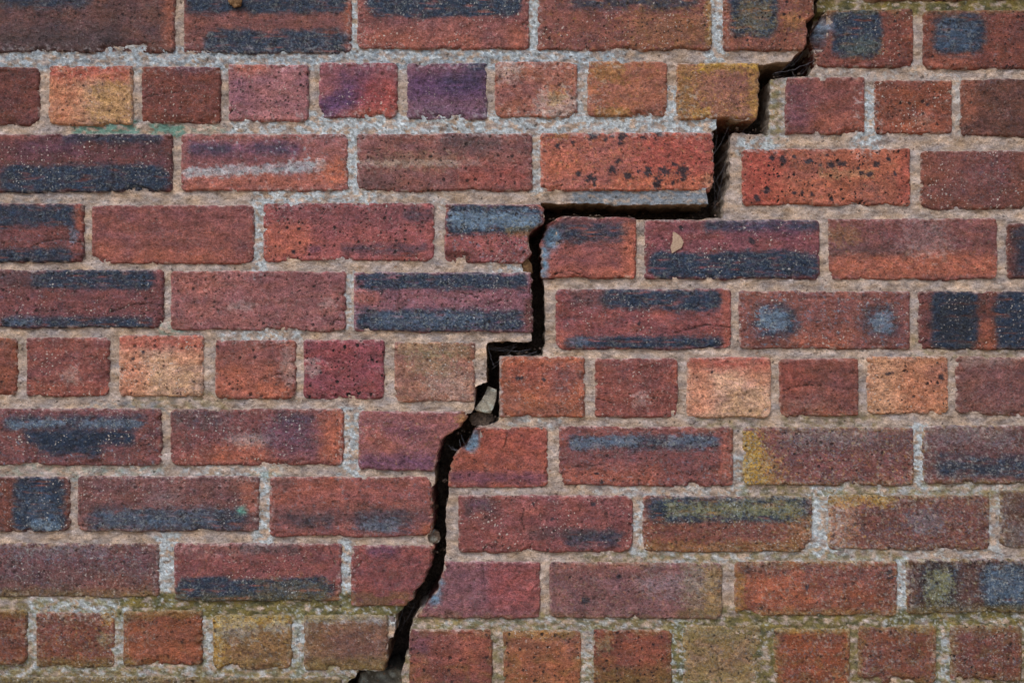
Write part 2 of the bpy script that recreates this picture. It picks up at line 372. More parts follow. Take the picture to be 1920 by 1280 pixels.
# op: (colour, x0, y0, x1, y1, strength, softness, pale)
LEFT = [  # outer base colours: the bricks' own, with part of the vignette darkening left in
 # row A
 (-20, -18, 328, 99, (104, 66, 62), dict(ops=[('N', 0, -20, 170, 12, .8, 8, .5), ('Z', 0, 55, 230, 100, .55, 14, .1), ('O', 306, -10, 326, 90, .45, 8, 0), ('D', 190, 86, 290, 99, .7, 5, 0)], chips=[(195, 84, 275, 102, 5, 5)])),
 (343, -15, 660, 101, (132, 76, 70), dict(ops=[('N', 350, -20, 648, 24, .93, 5, .6), ('N', 385, 60, 646, 103, .88, 6, .7), ('O', 646, 0, 659, 60, .5, 4, 0)])),
 (669, -18, 993, 93, (150, 84, 78), dict(ops=[('N', 688, -24, 980, 31, .96, 4, .6), ('O', 680, 66, 900, 92, .3, 12, 0), ('O', 960, 50, 992, 90, .4, 10, 0)], cracks=[[(992, 34), (984, 44), (976, 47)]])),
 (1007, -18, 1336, 95, (140, 78, 68), dict(ops=[('N', 1070, -24, 1310, 15, .7, 8, .4), ('Q', 1180, 30, 1336, 90, .25, 25, 0), ('Q', 1326, -10, 1336, 80, .6, 5, .2)])),
 (1355, -12, 1528, 96, (142, 78, 60), dict(R=[(1530, -12), (1528, 17), (1526, 30), (1510, 39), (1516, 54), (1511, 84), (1503, 96)], ops=[('N', 1370, -20, 1456, 70, .95, 5, .5), ('Q', 1385, 5, 1445, 62, .4, 12, .9), ('Y', 1470, 25, 1500, 55, .3, 10, 0)])),
 # row B headers
 (-80, 124, 74, 235, (116, 60, 52), dict(r=(6, 16), ops=[('D', 0, 124, 70, 150, .3, 8, 0)])),
 (90, 122, 249, 235, (198, 146, 108), dict(ops=[('R', 90, 118, 245, 150, .65, 10, 0), ('O', 90, 150, 150, 236, .5, 14, 0), ('Y', 180, 160, 240, 225, .3, 18, 0)], lab='sandy orange header brick, second from the left in the upper header course', rough=1.5)),
 (264, 124, 414, 232, (126, 64, 52), dict(ops=[('P', 330, 118, 400, 136, .4, 6, .2), ('V', 264, 160, 290, 200, .3, 8, .1)], cracks=[[(266, 186), (285, 180), (305, 175), (330, 174)]])),
 (427, 120, 579, 227, (164, 100, 104), dict(ops=[('O', 440, 116, 500, 136, .5, 8, .1), ('P', 427, 160, 460, 200, .3, 14, 0)])),
 (597, 116, 746, 222, (152, 84, 92), dict(ops=[('P', 640, 140, 700, 180, .75, 16, 0), ('P', 598, 172, 680, 208, .9, 9, 0, -.35), ('R', 680, 150, 745, 215, .6, 16, 0), ('O', 660, 205, 745, 220, .35, 6, 0)], lab='red header brick with a diagonal purple smear')),
 (762, 117, 914, 224, (120, 82, 108), dict(ops=[('P', 765, 140, 910, 180, .85, 12, 0), ('N', 830, 140, 900, 165, .4, 12, 0), ('N', 880, 116, 914, 134, .7, 6, 0), ('V', 770, 118, 860, 135, .5, 10, 0)], lab='purple header brick in the upper header course')),
 (927, 115, 1083, 222, (172, 100, 80), dict(ops=[('W', 930, 118, 975, 150, .5, 14, .3), ('W', 1010, 175, 1080, 218, .55, 14, .5), ('Y', 1030, 170, 1060, 195, .3, 8, .2), ('V', 930, 155, 1000, 185, .5, 12, 0)])),
 (1101, 114, 1252, 220, (172, 98, 70), dict(ops=[('Q', 1110, 114, 1170, 150, .4, 14, .2), ('Q', 1120, 206, 1180, 222, .5, 5, 0)])),
 (1268, 117, 1422, 224, (164, 104, 74), dict(R=[(1424, 117), (1424, 160), (1423, 203), (1419, 224)], ops=[('Y', 1310, 114, 1424, 131, .75, 6, .1), ('Q', 1268, 120, 1300, 220, .35, 10, .2), ('V', 1340, 135, 1400, 190, .4, 16, .1), ('Y', 1406, 120, 1426, 225, .45, 6, .2), ('Y', 1300, 205, 1330, 220, .5, 6, 0)], deep=1)),
 # row C
 (-15, 250, 323, 361, (108, 60, 62), dict(ops=[('N', 5, 312, 314, 361, .97, 6, .55), ('N', 120, 250, 300, 268, .7, 6, .3), ('P', 30, 255, 140, 290, .3, 14, 0), ('O', 0, 250, 70, 262, .3, 6, 0)], lab='dark red stretcher brick with a broad navy band along its lower half')),
 (338, 250, 653, 359, (158, 92, 88), dict(ops=[('P', 355, 268, 560, 292, .6, 7, .2), ('N', 360, 274, 430, 288, .5, 6, .1), ('N', 480, 274, 540, 286, .5, 6, .1), ('F', 342, 310, 610, 326, .7, 5, .7, -.06), ('O', 600, 300, 652, 350, .7, 10, .2), ('V', 345, 290, 540, 308, .5, 6, .1), ('O', 345, 332, 600, 356, .4, 8, 0)], lab='pink red stretcher brick with a chalky white streak')),
 (668, 249, 999, 358, (142, 84, 78), dict(ops=[('Z', 830, 255, 940, 280, .45, 10, .4), ('W', 672, 302, 900, 311, .4, 3, .6), ('Z', 680, 330, 740, 350, .35, 12, 0), ('G', 700, 290, 860, 312, .2, 10, .2), ('R', 860, 312, 990, 350, .4, 14, 0)], cracks=[[(960, 307), (978, 309), (999, 306)]])),
 (1013, 247, 1337, 358, (178, 94, 78), dict(R=[(1338, 247), (1340, 311), (1338, 349), (1334, 358)], deep=1, ops=[('R', 1200, 250, 1337, 330, .6, 22, 0), ('O', 1020, 285, 1090, 330, .5, 14, 0), ('O', 1150, 330, 1320, 356, .6, 10, 0), ('Y', 1040, 248, 1065, 262, .4, 5, 0), ('S', 1320, 325, 1340, 352, .5, 5, 0)],
   spots=[(1112, 255, 9, 6), (1166, 256, 9, 7), (1148, 256, 5, 3), (1163, 270, 4, 4), (1046, 272, 5, 4), (1085, 326, 6, 5), (1107, 334, 11, 7), (1148, 318, 7, 10), (1178, 330, 9, 8), (1215, 322, 8, 9), (1246, 321, 11, 8), (1232, 345, 8, 14), (1280, 322, 10, 15), (1198, 322, 4, 4), (1264, 308, 6, 4), (1114, 345, 4, 4), (1262, 342, 5, 5), (1158, 302, 5, 5), (1205, 258, 5, 3), (1075, 266, 5, 4), (1136, 262, 4, 5), (1235, 252, 7, 5)], pore=1.3, lab='bright orange red stretcher brick with black blotches left of the crack', chips=[(1318, 330, 1345, 365, 5, 5)])),
 # row D
 (-160, 381, 157, 493, (124, 66, 64), dict(ops=[('N', -100, 386, 142, 422, .9, 5, .4), ('N', -100, 468, 134, 491, .88, 5, .4), ('O', 140, 384, 157, 430, .5, 5, 0), ('NL', 132, 430, 144, 455, .6, 4, .2)], cracks=[[(60, 462), (80, 453), (110, 449), (135, 450), (156, 455)]])),
 (170, 384, 476, 496, (148, 80, 72), dict(ops=[('V', 180, 384, 470, 410, .3, 12, .1), ('O', 250, 470, 430, 495, .35, 10, 0), ('O', 180, 470, 230, 492, .3, 8, 0)], pore=.45, lab='plain evenly red stretcher brick without dark bands')),
 (492, 379, 815, 490, (164, 82, 80), dict(r=(12, 14), ops=[('V', 520, 385, 800, 420, .6, 10, .2), ('N', 760, 395, 812, 412, .4, 6, .3), ('N', 640, 460, 800, 474, .45, 6, .1), ('O', 495, 425, 580, 480, .5, 14, 0), ('P', 580, 462, 600, 474, .5, 5, 0)], cracks=[[(575, 452), (573, 470), (570, 480)]], spots=[(551, 472, 4, 4)])),
 (833, 382, 1018, 494, (156, 80, 80), dict(R=[(1010, 380), (1020, 392), (1022, 404), (1019, 417), (1008, 424), (996, 431), (991, 441), (992, 454), (995, 467), (994, 479), (979, 494)], r=(10, 4), deep=1, ops=[('N', 836, 384, 1014, 436, .95, 4, .5), ('NL', 846, 397, 1012, 425, .85, 6, 1.0), ('Q', 950, 428, 1000, 442, .4, 5, .7), ('D', 838, 478, 885, 492, .7, 5, 0), ('V', 885, 474, 980, 492, .4, 7, 0)], lab='half brick with a pale blue crusted band at the broken edge of the crack', chips=[(832, 477, 880, 498, 5, 5)])),
 # row E
 (-30, 505, 307, 615, (126, 68, 68), dict(ops=[('N', 60, 506, 290, 540, .92, 5, .45), ('Z', -20, 505, 80, 530, .5, 12, .2), ('N', 5, 594, 284, 614, .9, 4, .5), ('NL', 0, 596, 60, 606, .4, 4, .4), ('V', 0, 585, 300, 596, .4, 5, 0)], cracks=[[(205, 585), (228, 578), (256, 570), (285, 569), (306, 574)]])),
 (318, 507, 649, 620, (152, 88, 86), dict(ops=[('W', 430, 565, 480, 580, .3, 6, .6), ('W', 600, 560, 625, 580, .3, 6, .6), ('V', 480, 512, 640, 540, .4, 14, .1), ('O', 330, 515, 420, 560, .2, 20, .1)], cracks=[[(622, 610), (628, 600), (640, 600)]])),
 (662, 510, 995, 623, (142, 86, 98), dict(R=[(996, 510), (998, 560), (998, 619), (996, 623)], deep=1, ops=[('N', 672, 513, 988, 541, .93, 4, .6), ('N', 668, 583, 985, 619, .90, 5, .75), ('NL', 700, 588, 900, 610, .35, 7, .9), ('O', 668, 550, 710, 575, .35, 10, 0), ('V', 905, 555, 985, 582, .4, 8, .2), ('D', 986, 560, 999, 620, .6, 3, 0)], cracks=[[(739, 527), (747, 538), (750, 552), (746, 568)], [(748, 575), (752, 590)], [(868, 550), (884, 552), (895, 558)], [(915, 570), (930, 566), (940, 562)]], lab='purple red stretcher brick with two navy bands beside the crack', spots=[(716, 548, 3, 5), (965, 582, 6, 4)])),
 # row F headers
 (-120, 632, 32, 742, (142, 74, 54), {}),
 (48, 632, 205, 744, (142, 74, 66), dict(r=(5, 14), ops=[('O', 60, 720, 200, 742, .25, 8, 0), ('W', 120, 690, 150, 720, .35, 8, .8)], cracks=[[(52, 708), (64, 711), (74, 716)], [(160, 670), (175, 666)]], chips=[(184, 712, 206, 748, 4, 4)])),
 (222, 628, 382, 745, (210, 160, 130), dict(ops=[('R', 225, 622, 380, 652, .65, 9, .1), ('O', 225, 650, 270, 745, .45, 14, 0), ('Y', 290, 690, 360, 730, .15, 14, 0), ('O', 330, 650, 382, 680, .35, 10, 0)], spots=[(269, 660, 4, 3), (250, 672, 4, 3)], rough=1.7, pore=.9, lab='pale sandy orange header brick left of the crack')),
 (402, 636, 555, 748, (154, 84, 72), dict(ops=[('O', 404, 690, 470, 745, .45, 12, 0), ('O', 480, 715, 540, 745, .6, 8, 0), ('W', 530, 650, 553, 720, .35, 7, .5), ('V', 410, 636, 540, 660, .3, 10, .3)], cracks=[[(488, 712), (510, 705), (530, 700)]], pore=1.2)),
 (568, 636, 721, 748, (146, 68, 76), dict(r=(10, 9), ops=[('W', 570, 675, 600, 700, .45, 8, .7), ('R', 600, 640, 660, 670, .25, 16, 0)], pore=1.4, lab='crimson header brick in the middle header course')),
 (738, 640, 890, 753, (160, 104, 86), dict(R=[(891, 640), (891, 700), (891, 753)], deep=1, r=(10, 4), ops=[('G', 750, 640, 880, 665, .3, 10, .5), ('G', 780, 665, 850, 700, .25, 14, .5), ('W', 800, 700, 886, 750, .25, 14, .5)], lab='dusty pinkish brown header brick at the edge of the crack')),
 # row G
 (-35, 765, 303, 873, (126, 70, 68), dict(ops=[('N', 10, 780, 270, 802, .75, 5, .8), ('NL', 20, 790, 120, 800, .7, 4, 1.0, -.08), ('NL', 150, 788, 265, 802, .5, 5, 1.0), ('N', 50, 808, 250, 830, .95, 7, .2), ('N', 70, 815, 190, 852, .95, 7, .2), ('V', 0, 766, 290, 780, .5, 5, .2)], lab='dark red stretcher brick with a smeared navy stain like a boat')),
 (318, 766, 645, 873, (138, 74, 68), dict(ops=[('Z', 322, 768, 430, 800, .6, 10, .4), ('V', 340, 775, 600, 830, .5, 20, .5), ('N', 520, 778, 580, 795, .5, 8, .6), ('W', 430, 815, 510, 835, .45, 7, .9), ('O', 600, 775, 644, 860, .6, 12, .1), ('O', 400, 838, 520, 868, .5, 9, .2), ('O', 335, 850, 420, 872, .2, 10, 0), ('P', 500, 790, 590, 850, .4, 14, .4)], r=(16, 12))),
 (671, 770, 872, 882, (152, 86, 86), dict(R=[(875, 770), (874, 786), (865, 799), (836, 816), (830, 822), (822, 850), (814, 877), (813, 882)], deep=1, ops=[('P', 675, 852, 815, 880, .55, 6, 0), ('O', 680, 810, 740, 840, .3, 14, 0), ('P', 720, 800, 790, 815, .35, 8, 0), ('Q', 858, 775, 876, 795, .5, 4, 0)])),
 # row H
 (-190, 893, 131, 998, (116, 62, 52), dict(ops=[('N', 26, 893, 120, 994, .97, 5, .35), ('NL', 60, 975, 112, 990, .7, 6, 1.0), ('NL', 50, 930, 105, 975, .25, 14, .4)], r=(8, 14), lab='brick with a blue black square burn mark at the left edge of the view')),
 (144, 892, 486, 997, (124, 76, 74), dict(ops=[('N', 170, 956, 462, 992, .75, 8, .8), ('NL', 190, 960, 400, 985, .3, 8, .9), ('O', 456, 900, 486, 960, .4, 7, 0), ('T', 446, 953, 462, 963, .8, 4, .3), ('W', 280, 920, 340, 945, .15, 8, .9)])),
 (504, 893, 809, 1006, (152, 80, 72), dict(R=[(800, 893), (809, 908), (811, 960), (811, 998), (806, 1006)], deep=1, ops=[('N', 540, 965, 620, 985, .5, 9, .3), ('N', 665, 960, 770, 996, .6, 9, .6), ('NL', 680, 975, 750, 993, .5, 6, 1.0), ('Z', 515, 955, 800, 980, .35, 12, .1), ('O', 510, 900, 640, 940, .25, 18, 0), ('Z', 505, 895, 545, 915, .35, 8, .3), ('O', 790, 980, 812, 1005, .6, 4, .2)])),
 # row I
 (-40, 1018, 299, 1121, (108, 68, 68), dict(ops=[('NL', 20, 1028, 200, 1045, .35, 8, 1.0), ('V', 0, 1030, 280, 1060, .5, 14, .6), ('M', 0, 1105, 290, 1122, .35, 6, .1), ('O', 150, 1085, 290, 1115, .2, 12, 0)])),
 (325, 1018, 641, 1127, (138, 72, 70), dict(ops=[('N', 330, 1083, 624, 1126, .95, 4, .55), ('Q', 480, 1090, 610, 1118, .3, 10, .9), ('Z', 450, 1018, 560, 1034, .5, 5, .5), ('W', 335, 1020, 480, 1040, .15, 8, .6)], cracks=[[(616, 1022), (622, 1040), (630, 1060)]], lab='red stretcher brick with a mossy navy band along its bottom')),
 (657, 1022, 812, 1137, (142, 70, 66), dict(R=[(814, 1022), (811, 1036), (803, 1068), (795, 1089), (787, 1100), (777, 1111), (776, 1122), (762, 1132), (758, 1137)], deep=1, ops=[('P', 690, 1024, 745, 1042, .55, 6, .2), ('V', 700, 1045, 790, 1120, .3, 20, .4), ('P', 665, 1118, 740, 1134, .3, 6, 0)], cracks=[[(658, 1070), (672, 1060), (682, 1046)]], chips=[(655, 1022, 680, 1060, 3, 5)])),
 # row J headers
 (-110, 1143, 50, 1247, (126, 66, 46), dict(ops=[('M', -20, 1140, 50, 1155, .4, 5, 0)])),
 (66, 1146, 215, 1252, (128, 66, 48), dict(ops=[('Y', 190, 1146, 214, 1170, .6, 6, .3), ('V', 70, 1150, 140, 1180, .3, 12, 0), ('G', 185, 1190, 205, 1212, .45, 6, .7), ('M', 70, 1236, 210, 1252, .4, 6, .1)])),
 (229, 1145, 380, 1250, (142, 74, 46), dict(ops=[('K', 236, 1152, 248, 1164, .5, 4, 0), ('M', 229, 1225, 250, 1250, .6, 6, .2), ('O', 240, 1210, 370, 1245, .25, 10, 0)])),
 (398, 1152, 548, 1255, (136, 98, 58), dict(ops=[('Y', 396, 1148, 546, 1172, .8, 6, .6), ('Y', 396, 1160, 418, 1250, .6, 8, .4), ('F', 410, 1155, 480, 1200, .3, 12, .9), ('F', 500, 1165, 540, 1185, .35, 8, .9)], rough=1.6)),
 (568, 1152, 725, 1258, (128, 90, 62), dict(R=[(728, 1152), (728, 1200), (726, 1236), (720, 1258)], deep=1, ops=[('F', 575, 1150, 720, 1166, .5, 4, .8), ('Y', 570, 1150, 640, 1163, .4, 5, .4), ('V', 620, 1180, 720, 1240, .35, 20, .3), ('M', 575, 1235, 720, 1258, .35, 8, .1)])),
 (-60, 1268, 330, 1380, (102, 66, 58), dict(ops=[('M', -60, 1264, 330, 1285, .5, 6, .4)])),
 (345, 1270, 640, 1380, (110, 66, 54), dict(ops=[('M', 345, 1264, 640, 1285, .5, 6, .4)])),
]
RIGHT = [
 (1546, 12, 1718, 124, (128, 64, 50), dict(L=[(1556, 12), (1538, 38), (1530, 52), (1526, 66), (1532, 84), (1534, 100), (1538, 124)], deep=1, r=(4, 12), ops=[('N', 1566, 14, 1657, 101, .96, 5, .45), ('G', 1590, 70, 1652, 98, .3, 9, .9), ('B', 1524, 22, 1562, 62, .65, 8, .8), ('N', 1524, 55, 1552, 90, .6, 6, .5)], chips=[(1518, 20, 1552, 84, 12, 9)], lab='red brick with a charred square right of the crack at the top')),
 (1735, 15, 2060, 127, (124, 62, 48), dict(r=(12, 8), ops=[('N', 1756, 27, 1846, 98, .95, 7, .4), ('NL', 1765, 40, 1830, 90, .35, 12, .7), ('O', 1745, 100, 1830, 124, .4, 8, 0), ('N', 1960, 25, 2045, 98, .9, 7, .4)])),
 (1477, 140, 1627, 250, (140, 74, 62), dict(r=(3, 8), L=[(1482, 140), (1477, 170), (1476, 250)], ops=[('P', 1476, 150, 1520, 240, .35, 14, .1), ('O', 1540, 215, 1620, 245, .3, 10, 0), ('V', 1520, 145, 1600, 190, .25, 14, 0)])),
 (1643, 147, 1790, 250, (142, 72, 50), dict(ops=[('W', 1715, 215, 1750, 238, .25, 9, .8), ('O', 1660, 225, 1760, 248, .3, 10, 0)], spots=[(1742, 194, 4, 3)])),
 (1804, 146, 1960, 256, (106, 62, 50), dict(ops=[('O', 1804, 150, 1830, 220, .35, 10, .1)])),
 (1395, 276, 1711, 384, (166, 88, 66), dict(ops=[('R', 1395, 278, 1470, 380, .7, 18, 0), ('O', 1560, 285, 1700, 330, .5, 18, 0), ('O', 1450, 340, 1600, 380, .4, 14, 0), ('G', 1540, 318, 1640, 332, .25, 6, .3), ('R', 1690, 280, 1711, 380, .4, 6, 0)],
    spots=[(1472, 296, 7, 8), (1520, 300, 9, 5), (1562, 307, 7, 7), (1580, 306, 8, 6), (1646, 307, 7, 6), (1634, 326, 7, 6), (1618, 322, 5, 3), (1668, 297, 5, 4), (1493, 292, 4, 4), (1554, 289, 4, 3), (1612, 313, 4, 4), (1540, 308, 3, 3), (1441, 355, 6, 7), (1423, 370, 6, 7), (1493, 360, 4, 4), (1507, 361, 4, 4), (1563, 372, 4, 4), (1450, 293, 5, 5), (1525, 362, 3, 4), (1680, 325, 5, 4)], pore=1.3, lab='bright orange stretcher brick with black blotches right of the crack')),
 (1728, 280, 2050, 391, (120, 66, 54), dict(r=(16, 8), ops=[('V', 1780, 290, 1900, 360, .45, 22, .5), ('O', 1735, 290, 1800, 340, .2, 20, 0)])),
 # row D
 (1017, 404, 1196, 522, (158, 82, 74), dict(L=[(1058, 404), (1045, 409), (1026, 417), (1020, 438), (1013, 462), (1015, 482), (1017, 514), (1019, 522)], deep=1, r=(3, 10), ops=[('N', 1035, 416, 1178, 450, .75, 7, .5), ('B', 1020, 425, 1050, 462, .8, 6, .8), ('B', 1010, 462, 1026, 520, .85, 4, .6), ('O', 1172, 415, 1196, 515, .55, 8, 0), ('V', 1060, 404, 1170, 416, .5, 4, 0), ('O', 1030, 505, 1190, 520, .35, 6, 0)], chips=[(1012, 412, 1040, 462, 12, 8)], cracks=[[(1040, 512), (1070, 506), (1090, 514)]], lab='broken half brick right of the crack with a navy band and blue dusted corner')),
 (1211, 410, 1540, 523, (136, 70, 74), dict(ops=[('N', 1222, 473, 1537, 520, .97, 5, .5), ('N', 1325, 412, 1535, 430, .75, 6, .5), ('P', 1360, 420, 1500, 440, .3, 10, 0)], spots=[(1412, 450, 6, 6), (1355, 414, 5, 4), (1280, 425, 5, 4)], r=(5, 12), lab='red stretcher brick with a wide navy band and a pale flake stuck on it')),
 (1556, 408, 1873, 525, (132, 74, 70), dict(ops=[('O', 1562, 474, 1870, 520, .55, 8, 0), ('Z', 1560, 462, 1700, 478, .4, 6, .1), ('W', 1700, 420, 1780, 470, .3, 22, .9), ('Q', 1560, 425, 1610, 455, .3, 10, .5), ('V', 1640, 415, 1800, 460, .3, 14, .3)], r=(5, 14))),
 (1890, 418, 2210, 525, (104, 54, 46), dict(ops=[('N', 1905, 425, 2000, 520, .7, 10, .2)])),
 # row E
 (1042, 540, 1374, 655, (144, 72, 70), dict(ops=[('N', 1130, 543, 1358, 580, .93, 5, .5, .03), ('Z', 1070, 543, 1150, 570, .5, 10, .3), ('N', 1062, 632, 1354, 652, .93, 4, .45), ('NL', 1072, 633, 1100, 645, .4, 4, .4), ('O', 1046, 625, 1070, 655, .3, 8, 0), ('O', 1356, 545, 1374, 650, .35, 6, 0)], cracks=[[(1268, 624), (1290, 617), (1325, 609), (1345, 610), (1373, 614)]], spots=[(1200, 606, 4, 4)], lab='red stretcher brick with two navy bands right of the crack')),
 (1387, 545, 1709, 655, (138, 76, 66), dict(ops=[('N', 1418, 575, 1492, 630, .8, 10, .6), ('NL', 1424, 582, 1480, 618, .75, 8, 1.0), ('N', 1625, 575, 1680, 630, .55, 14, .6), ('NL', 1638, 585, 1672, 618, .7, 9, 1.0), ('O', 1480, 630, 1600, 652, .35, 8, 0), ('V', 1690, 550, 1709, 650, .3, 8, .2)], lab='red stretcher brick with two chalky blue grey spots')),
 (1723, 545, 2040, 657, (114, 60, 50), dict(ops=[('N', 1748, 545, 1834, 655, .97, 5, .25), ('K', 1760, 560, 1825, 640, .4, 12, .1), ('N', 1868, 548, 1960, 657, .96, 6, .25), ('O', 1840, 600, 1866, 655, .4, 6, 0), ('V', 1724, 550, 1744, 650, .4, 6, .1)], lab='brick with two upright black burn bars at the right edge')),
 # row F
 (938, 668, 1098, 783, (162, 88, 62), dict(L=[(936, 668), (936, 720), (936, 783)], deep=1, r=(3, 7), ops=[('R', 960, 670, 1060, 720, .35, 20, 0), ('V', 1020, 680, 1090, 740, .5, 14, .4), ('O', 940, 670, 1090, 684, .5, 6, 0), ('O', 1010, 700, 1030, 750, .5, 10, 0), ('O', 1070, 715, 1095, 750, .6, 8, 0), ('F', 930, 668, 940, 780, .5, 2, .2)], spots=[(973, 710, 7, 6), (1021, 712, 4, 4)], lab='orange red header brick squarely exposed right of the crack')),
 (1116, 671, 1273, 783, (146, 74, 64), dict(r=(5, 14), ops=[('W', 1190, 735, 1215, 765, .35, 8, .8), ('V', 1200, 700, 1240, 740, .25, 12, .5), ('V', 1130, 672, 1260, 690, .3, 8, .2)], cracks=[[(1120, 747), (1132, 750), (1146, 755)], [(1230, 711), (1243, 706)]], chips=[(1254, 752, 1275, 786, 4, 4)])),
 (1289, 669, 1448, 784, (212, 160, 130), dict(ops=[('R', 1292, 663, 1445, 692, .65, 9, .1), ('O', 1290, 690, 1330, 784, .45, 14, 0), ('Y', 1370, 730, 1430, 775, .15, 14, 0), ('O', 1400, 690, 1448, 720, .35, 10, 0)], spots=[(1336, 698, 4, 3)], rough=1.7, pore=.9, lab='pale sandy orange header brick third from the crack on the right')),
 (1462, 671, 1612, 781, (136, 72, 60), dict(ops=[('R', 1465, 675, 1510, 740, .3, 14, 0), ('V', 1560, 700, 1610, 740, .25, 10, .2), ('W', 1480, 750, 1550, 765, .15, 8, .6)], cracks=[[(1470, 733), (1490, 725), (1515, 722), (1540, 723)]])),
 (1627, 668, 1780, 778, (186, 124, 88), dict(ops=[('S', 1628, 672, 1690, 776, .6, 16, .1), ('O', 1690, 690, 1778, 775, .35, 20, 0), ('V', 1740, 690, 1778, 720, .3, 10, .1)], spots=[(1668, 700, 6, 5), (1765, 707, 5, 6)], rough=1.6, r=(10, 12), lab='sandy brown header brick at the right of the middle header course')),
 (1793, 668, 1945, 779, (126, 76, 70), dict(r=(14, 8), ops=[('W', 1800, 670, 1900, 685, .3, 5, .4), ('V', 1850, 690, 1920, 760, .3, 14, .5)])),
 # row G
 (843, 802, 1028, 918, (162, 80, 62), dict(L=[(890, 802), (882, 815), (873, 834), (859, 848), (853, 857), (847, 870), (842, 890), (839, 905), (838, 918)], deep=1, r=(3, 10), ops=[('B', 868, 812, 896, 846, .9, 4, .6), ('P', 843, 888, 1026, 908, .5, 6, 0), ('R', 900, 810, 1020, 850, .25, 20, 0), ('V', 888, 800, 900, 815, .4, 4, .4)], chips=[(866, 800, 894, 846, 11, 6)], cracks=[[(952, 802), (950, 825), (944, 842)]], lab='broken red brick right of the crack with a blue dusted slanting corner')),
 (1048, 800, 1377, 913, (140, 74, 68), dict(ops=[('N', 1070, 818, 1350, 842, .7, 6, .9), ('NL', 1072, 822, 1200, 838, .6, 5, 1.0, -.06), ('NL', 1250, 820, 1340, 836, .45, 6, 1.0), ('V', 1055, 845, 1370, 872, .4, 10, .4), ('O', 1060, 880, 1240, 908, .35, 10, 0), ('O', 1350, 830, 1376, 900, .35, 8, 0)], cracks=[[(1056, 882), (1080, 876), (1110, 874), (1130, 871)]], spots=[(1131, 906, 5, 4), (1118, 888, 4, 4)])),
 (1394, 800, 1716, 911, (130, 72, 66), dict(ops=[('Y', 1386, 806, 1428, 914, .9, 13, .9), ('Y', 1400, 850, 1462, 916, .6, 16, .9), ('Z', 1470, 812, 1700, 840, .35, 14, .8), ('F', 1470, 806, 1640, 830, .2, 12, .9), ('V', 1450, 840, 1600, 900, .25, 20, .4)], r=(14, 8), lab='stretcher brick with mustard yellow lichen on its left end')),
 (1731, 797, 2050, 908, (104, 64, 64), dict(ops=[('N', 1755, 862, 2050, 896, .75, 10, .5), ('F', 1740, 800, 1900, 830, .2, 14, .8), ('O', 1740, 892, 1900, 906, .3, 5, 0)])),
 # row H
 (858, 930, 1188, 1038, (146, 76, 72), dict(ops=[('Z', 870, 935, 925, 975, .55, 10, .3), ('P', 885, 940, 915, 965, .4, 8, .4), ('N', 1060, 996, 1165, 1022, .7, 7, .5), ('Z', 990, 995, 1120, 1008, .5, 6, .2), ('V', 1100, 935, 1180, 975, .35, 12, .3), ('O', 890, 955, 910, 975, .4, 6, 0)], r=(8, 22), cracks=[[(984, 955), (978, 975), (984, 995)], [(905, 1036), (915, 1022), (925, 1030), (933, 1022)]], spots=[(1001, 948, 3, 4), (1036, 974, 4, 3), (1112, 945, 5, 5)])),
 (1206, 930, 1525, 1037, (132, 72, 58), dict(ops=[('N', 1216, 932, 1516, 976, .93, 6, .6), ('G', 1250, 945, 1500, 966, .55, 8, 1.0), ('Y', 1290, 940, 1500, 960, .15, 10, .6), ('Q', 1480, 955, 1523, 1030, .3, 10, .2), ('Q', 1210, 1018, 1500, 1036, .35, 6, .1)], lab='stretcher brick with a yellow green lichened dark band along its top')),
 (1553, 927, 1858, 1032, (118, 66, 56), dict(ops=[('S', 1552, 930, 1600, 1028, .5, 14, .8), ('Y', 1550, 925, 1680, 945, .6, 6, .5), ('NL', 1700, 960, 1765, 1000, .4, 12, 1.0), ('V', 1640, 950, 1840, 1020, .2, 25, .5), ('Y', 1640, 930, 1665, 950, .5, 5, .2)], lab='red stretcher brick with a pale crusted left end', rough=1.3)),
 (1876, 918, 2190, 1028, (96, 64, 54), dict(ops=[('F', 1885, 985, 1960, 1020, .2, 12, .8)])),
 # row I
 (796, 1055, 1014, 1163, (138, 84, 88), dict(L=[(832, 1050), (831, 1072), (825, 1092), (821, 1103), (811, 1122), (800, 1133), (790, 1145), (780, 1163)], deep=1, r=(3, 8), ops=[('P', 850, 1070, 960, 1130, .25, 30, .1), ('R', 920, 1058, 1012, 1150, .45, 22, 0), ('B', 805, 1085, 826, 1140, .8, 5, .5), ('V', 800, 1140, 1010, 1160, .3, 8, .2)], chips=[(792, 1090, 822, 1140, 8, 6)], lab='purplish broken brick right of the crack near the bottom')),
 (1030, 1055, 1357, 1162, (130, 84, 82), dict(ops=[('V', 1035, 1060, 1300, 1150, .25, 30, .4), ('G', 1290, 1060, 1355, 1155, .3, 16, .6), ('F', 1200, 1080, 1330, 1110, .2, 18, .9), ('Q', 1325, 1060, 1357, 1150, .4, 8, .3), ('O', 1050, 1056, 1200, 1072, .2, 8, 0)], r=(12, 16), spots=[(1097, 1127, 9, 6), (1161, 1081, 5, 4)])),
 (1378, 1052, 1685, 1155, (148, 76, 52), dict(ops=[('Z', 1390, 1060, 1480, 1075, .5, 8, .4), ('V', 1500, 1060, 1680, 1090, .4, 12, .3), ('O', 1420, 1075, 1500, 1130, .5, 18, 0), ('D', 1640, 1060, 1684, 1140, .3, 14, .2), ('Q', 1380, 1075, 1395, 1150, .5, 6, .2)], spots=[(1514, 1101, 5, 5), (1668, 1073, 6, 6), (1670, 1083, 5, 5)])),
